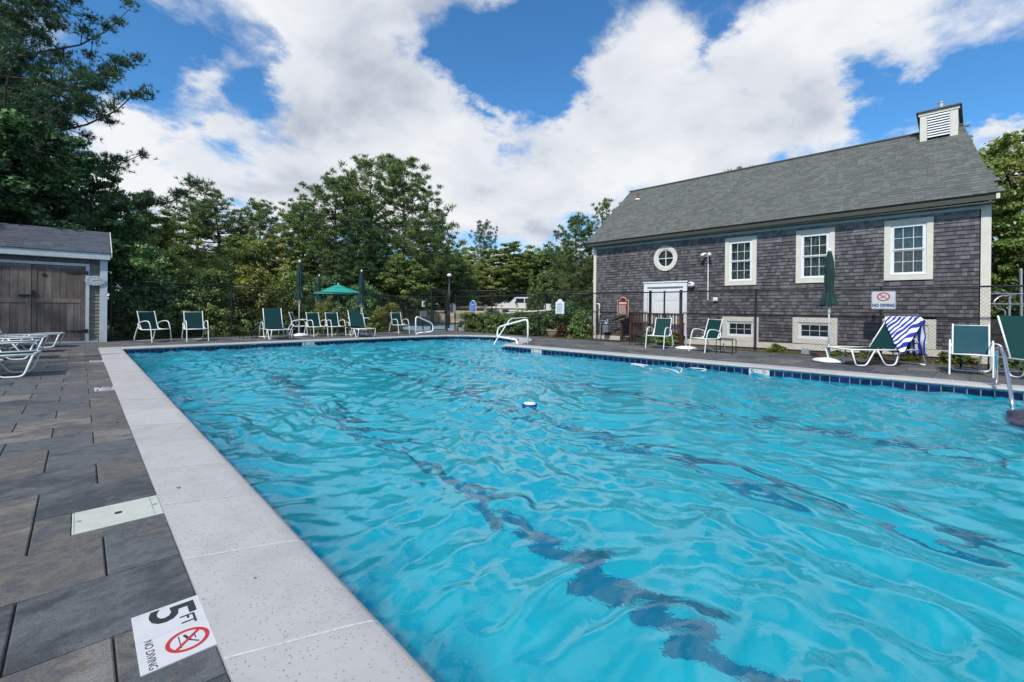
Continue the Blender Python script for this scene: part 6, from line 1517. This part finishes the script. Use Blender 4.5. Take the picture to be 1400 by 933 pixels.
tb(t, MB().bbox(13.22, 13.36, 20.84, 20.92, 1.24, 1.54), 'box_body', 'white_plastic'); tb(t, MB().bbox(13.26, 13.33, 20.828, 20.8385, 1.34, 1.5), 'face_plate', 'ink_black'); tb(t, MB().tube([(13.29, 20.9, -.1), (13.29, 20.9, 1.24)], .03, 8), 'stand', 'black_metal')
tb(t, MB().bbox(13.05, 13.4, 20.7, 20.84, .7, 1.0), 'lower_cabinet', 'grey_steel')
t = thing('traffic_cone', 'small orange cone at the foot of the fence right of the gate', 'cone', (14.5, 19.5, -.05)); MB().lathe([(.10, 0), (.025, .27), (.02, .28)], 12, (0, 0, .02)).build('cone_body', 'cone_orange', t, smooth=True, auto=40); MB().bbox(-.13, .13, -.13, .13, 0, .025).build('base_plate', 'cone_orange', t)
t = thing('stone_planter', 'low tan stone planter with a pale flat top beside the hedge', 'planter', (15.2, 13.25, -.03)); MB().lathe([(.28, 0), (.34, .1), (.36, .22), (.33, .26)], 14).build('bowl', 'planter_tan', t, smooth=True, auto=40); MB().lathe([(.38, 0), (.40, .02), (.38, .05)], 14, (0, 0, .265)).build('top_slab', 'concrete', t)
t = thing('black_mat', 'black rubber mat on the ground below the gas meter', 'mat', (14.75, 10.3, -.02)); MB().bbox(-.35, .35, -.7, .7, 0, .025).build('mat_sheet', 'black_plastic', t); MB().bbox(-.36, .36, -.72, -.69, 0, .035).build('mat_edge', 'black_plastic', t)
t = thing('ground_spotlight', 'small grey spotlight box on the ground behind the parasol base', 'light', (14.62, 3.55, -.03)); MB().bbox(-.06, .06, -.09, .09, .05, .20).build('lamp_housing', 'grey_steel', t); MB().tube([(0, 0, 0), (0, 0, .06)], .02, 6).build('stake', 'grey_steel', t)
# white pickup
t = thing('pickup_truck', 'white pickup truck parked beyond the rail fence', 'truck', (32.6, 33.0, .45), 0)
prof = [(-2.7, .45), (-2.7, 1.0), (-2.62, 1.15), (-1.35, 1.26), (-.75, 1.82), (-.55, 1.90), (1.05, 1.90), (1.22, 1.78), (1.3, 1.28), (2.9, 1.25), (2.95, .5)]
def side(prof_, w_, nm, mt, par, Mx): 
    b_ = MB(); n = len(prof_); vs = [(x, -w_, z) for x, z in prof_] + [(x, w_, z) for x, z in prof_]
    b_.add(vs, [tuple(range(n)), tuple(range(2 * n - 1, n - 1, -1))] + [(i, n + i, n + (i + 1) % n, (i + 1) % n) for i in range(n)]); b_.xf(Mx); return b_.build(nm, mt, par)
TM = Matrix.Rotation(R_(-38), 4, 'Z')
side(prof, .95, 'body', 'car_white', t, TM)
side([(-1.18, 1.30), (-.72, 1.76), (-.70, 1.76), (-1.14, 1.30)], .85, 'windscreen', 'car_glass', t, TM @ Matrix.Translation((-.09, 0, .045)))
for s_ in (-1, 1):
    MB().box(-.65, .15, s_ * .955 - .005, s_ * .955 + .005, 1.32, 1.76).xf(TM).build('side_window', 'car_glass', t); MB().box(.25, 1.0, s_ * .955 - .005, s_ * .955 + .005, 1.32, 1.76).xf(TM).build('side_window', 'car_glass', t)
    for x in (-1.75, 1.85):
        w_ = MB().lathe([(.2, -.12), (.40, -.11), (.42, 0), (.40, .11), (.2, .12)], 18).xf(TM @ Matrix.Translation((x, s_ * .88, .42)) @ Matrix.Rotation(R_(90), 4, 'X')).build('wheel', 'tyre', t)
        MB().lathe([(.22, -.125), (.05, -.135)], 12).xf(TM @ Matrix.Translation((x, s_ * .88, .42)) @ Matrix.Rotation(R_(90), 4, 'X')).build('rim', 'grey_steel', w_)
    MB().box(-2.715, -2.69, s_ * .72 - .16, s_ * .72 + .16, .88, 1.05).xf(TM).build('headlight', 'grey_steel', t); MB().bbox(-.75, -.6, s_ * 1.08 - .09, s_ * 1.08 + .09, 1.3, 1.48).xf(TM).build('wing_mirror', 'black_plastic', t)
MB().box(-2.72, -2.69, -.52, .52, .82, 1.06).xf(TM).build('grille', 'black_plastic', t); MB().bbox(-2.82, -2.70, -.95, .95, .48, .70).xf(TM).build('bumper', 'grey_steel', t)
# distant gabled house
t = thing('distant_house', 'distant pale grey gabled house half hidden by a pine', 'house', (47, 40, 0)); HM = Matrix.Translation((0, 0, 0)) @ Matrix.Rotation(R_(-42), 4, 'Z')
MB().box(-3.2, 9, -3, 3, 0, 4.9).xf(HM).build('wall', 'far_wall', t)
MB().add([(-3.6, -3.5, 4.9), (9.4, -3.5, 4.9), (9.4, 0, 7.5), (-1.9, 0, 7.5), (-3.6, 3.5, 4.9), (9.4, 3.5, 4.9), (-3.6, -3.5, 4.75), (9.4, -3.5, 4.75)], [(0, 1, 2, 3), (3, 2, 5, 4), (0, 3, 4), (6, 7, 1, 0)]).xf(HM).build('roof', 'far_roof', t)
for x in (-1.5, 1.2, 4.0):
    wn2 = MB().box(x - .5, x + .5, -3.05, -3.0, 2.2, 3.8).xf(HM).build('window', 'white_trim', t); MB().box(x - .4, x + .4, -3.07, -3.052, 2.3, 3.7).xf(HM).build('pane', 'glass_dark', wn2)
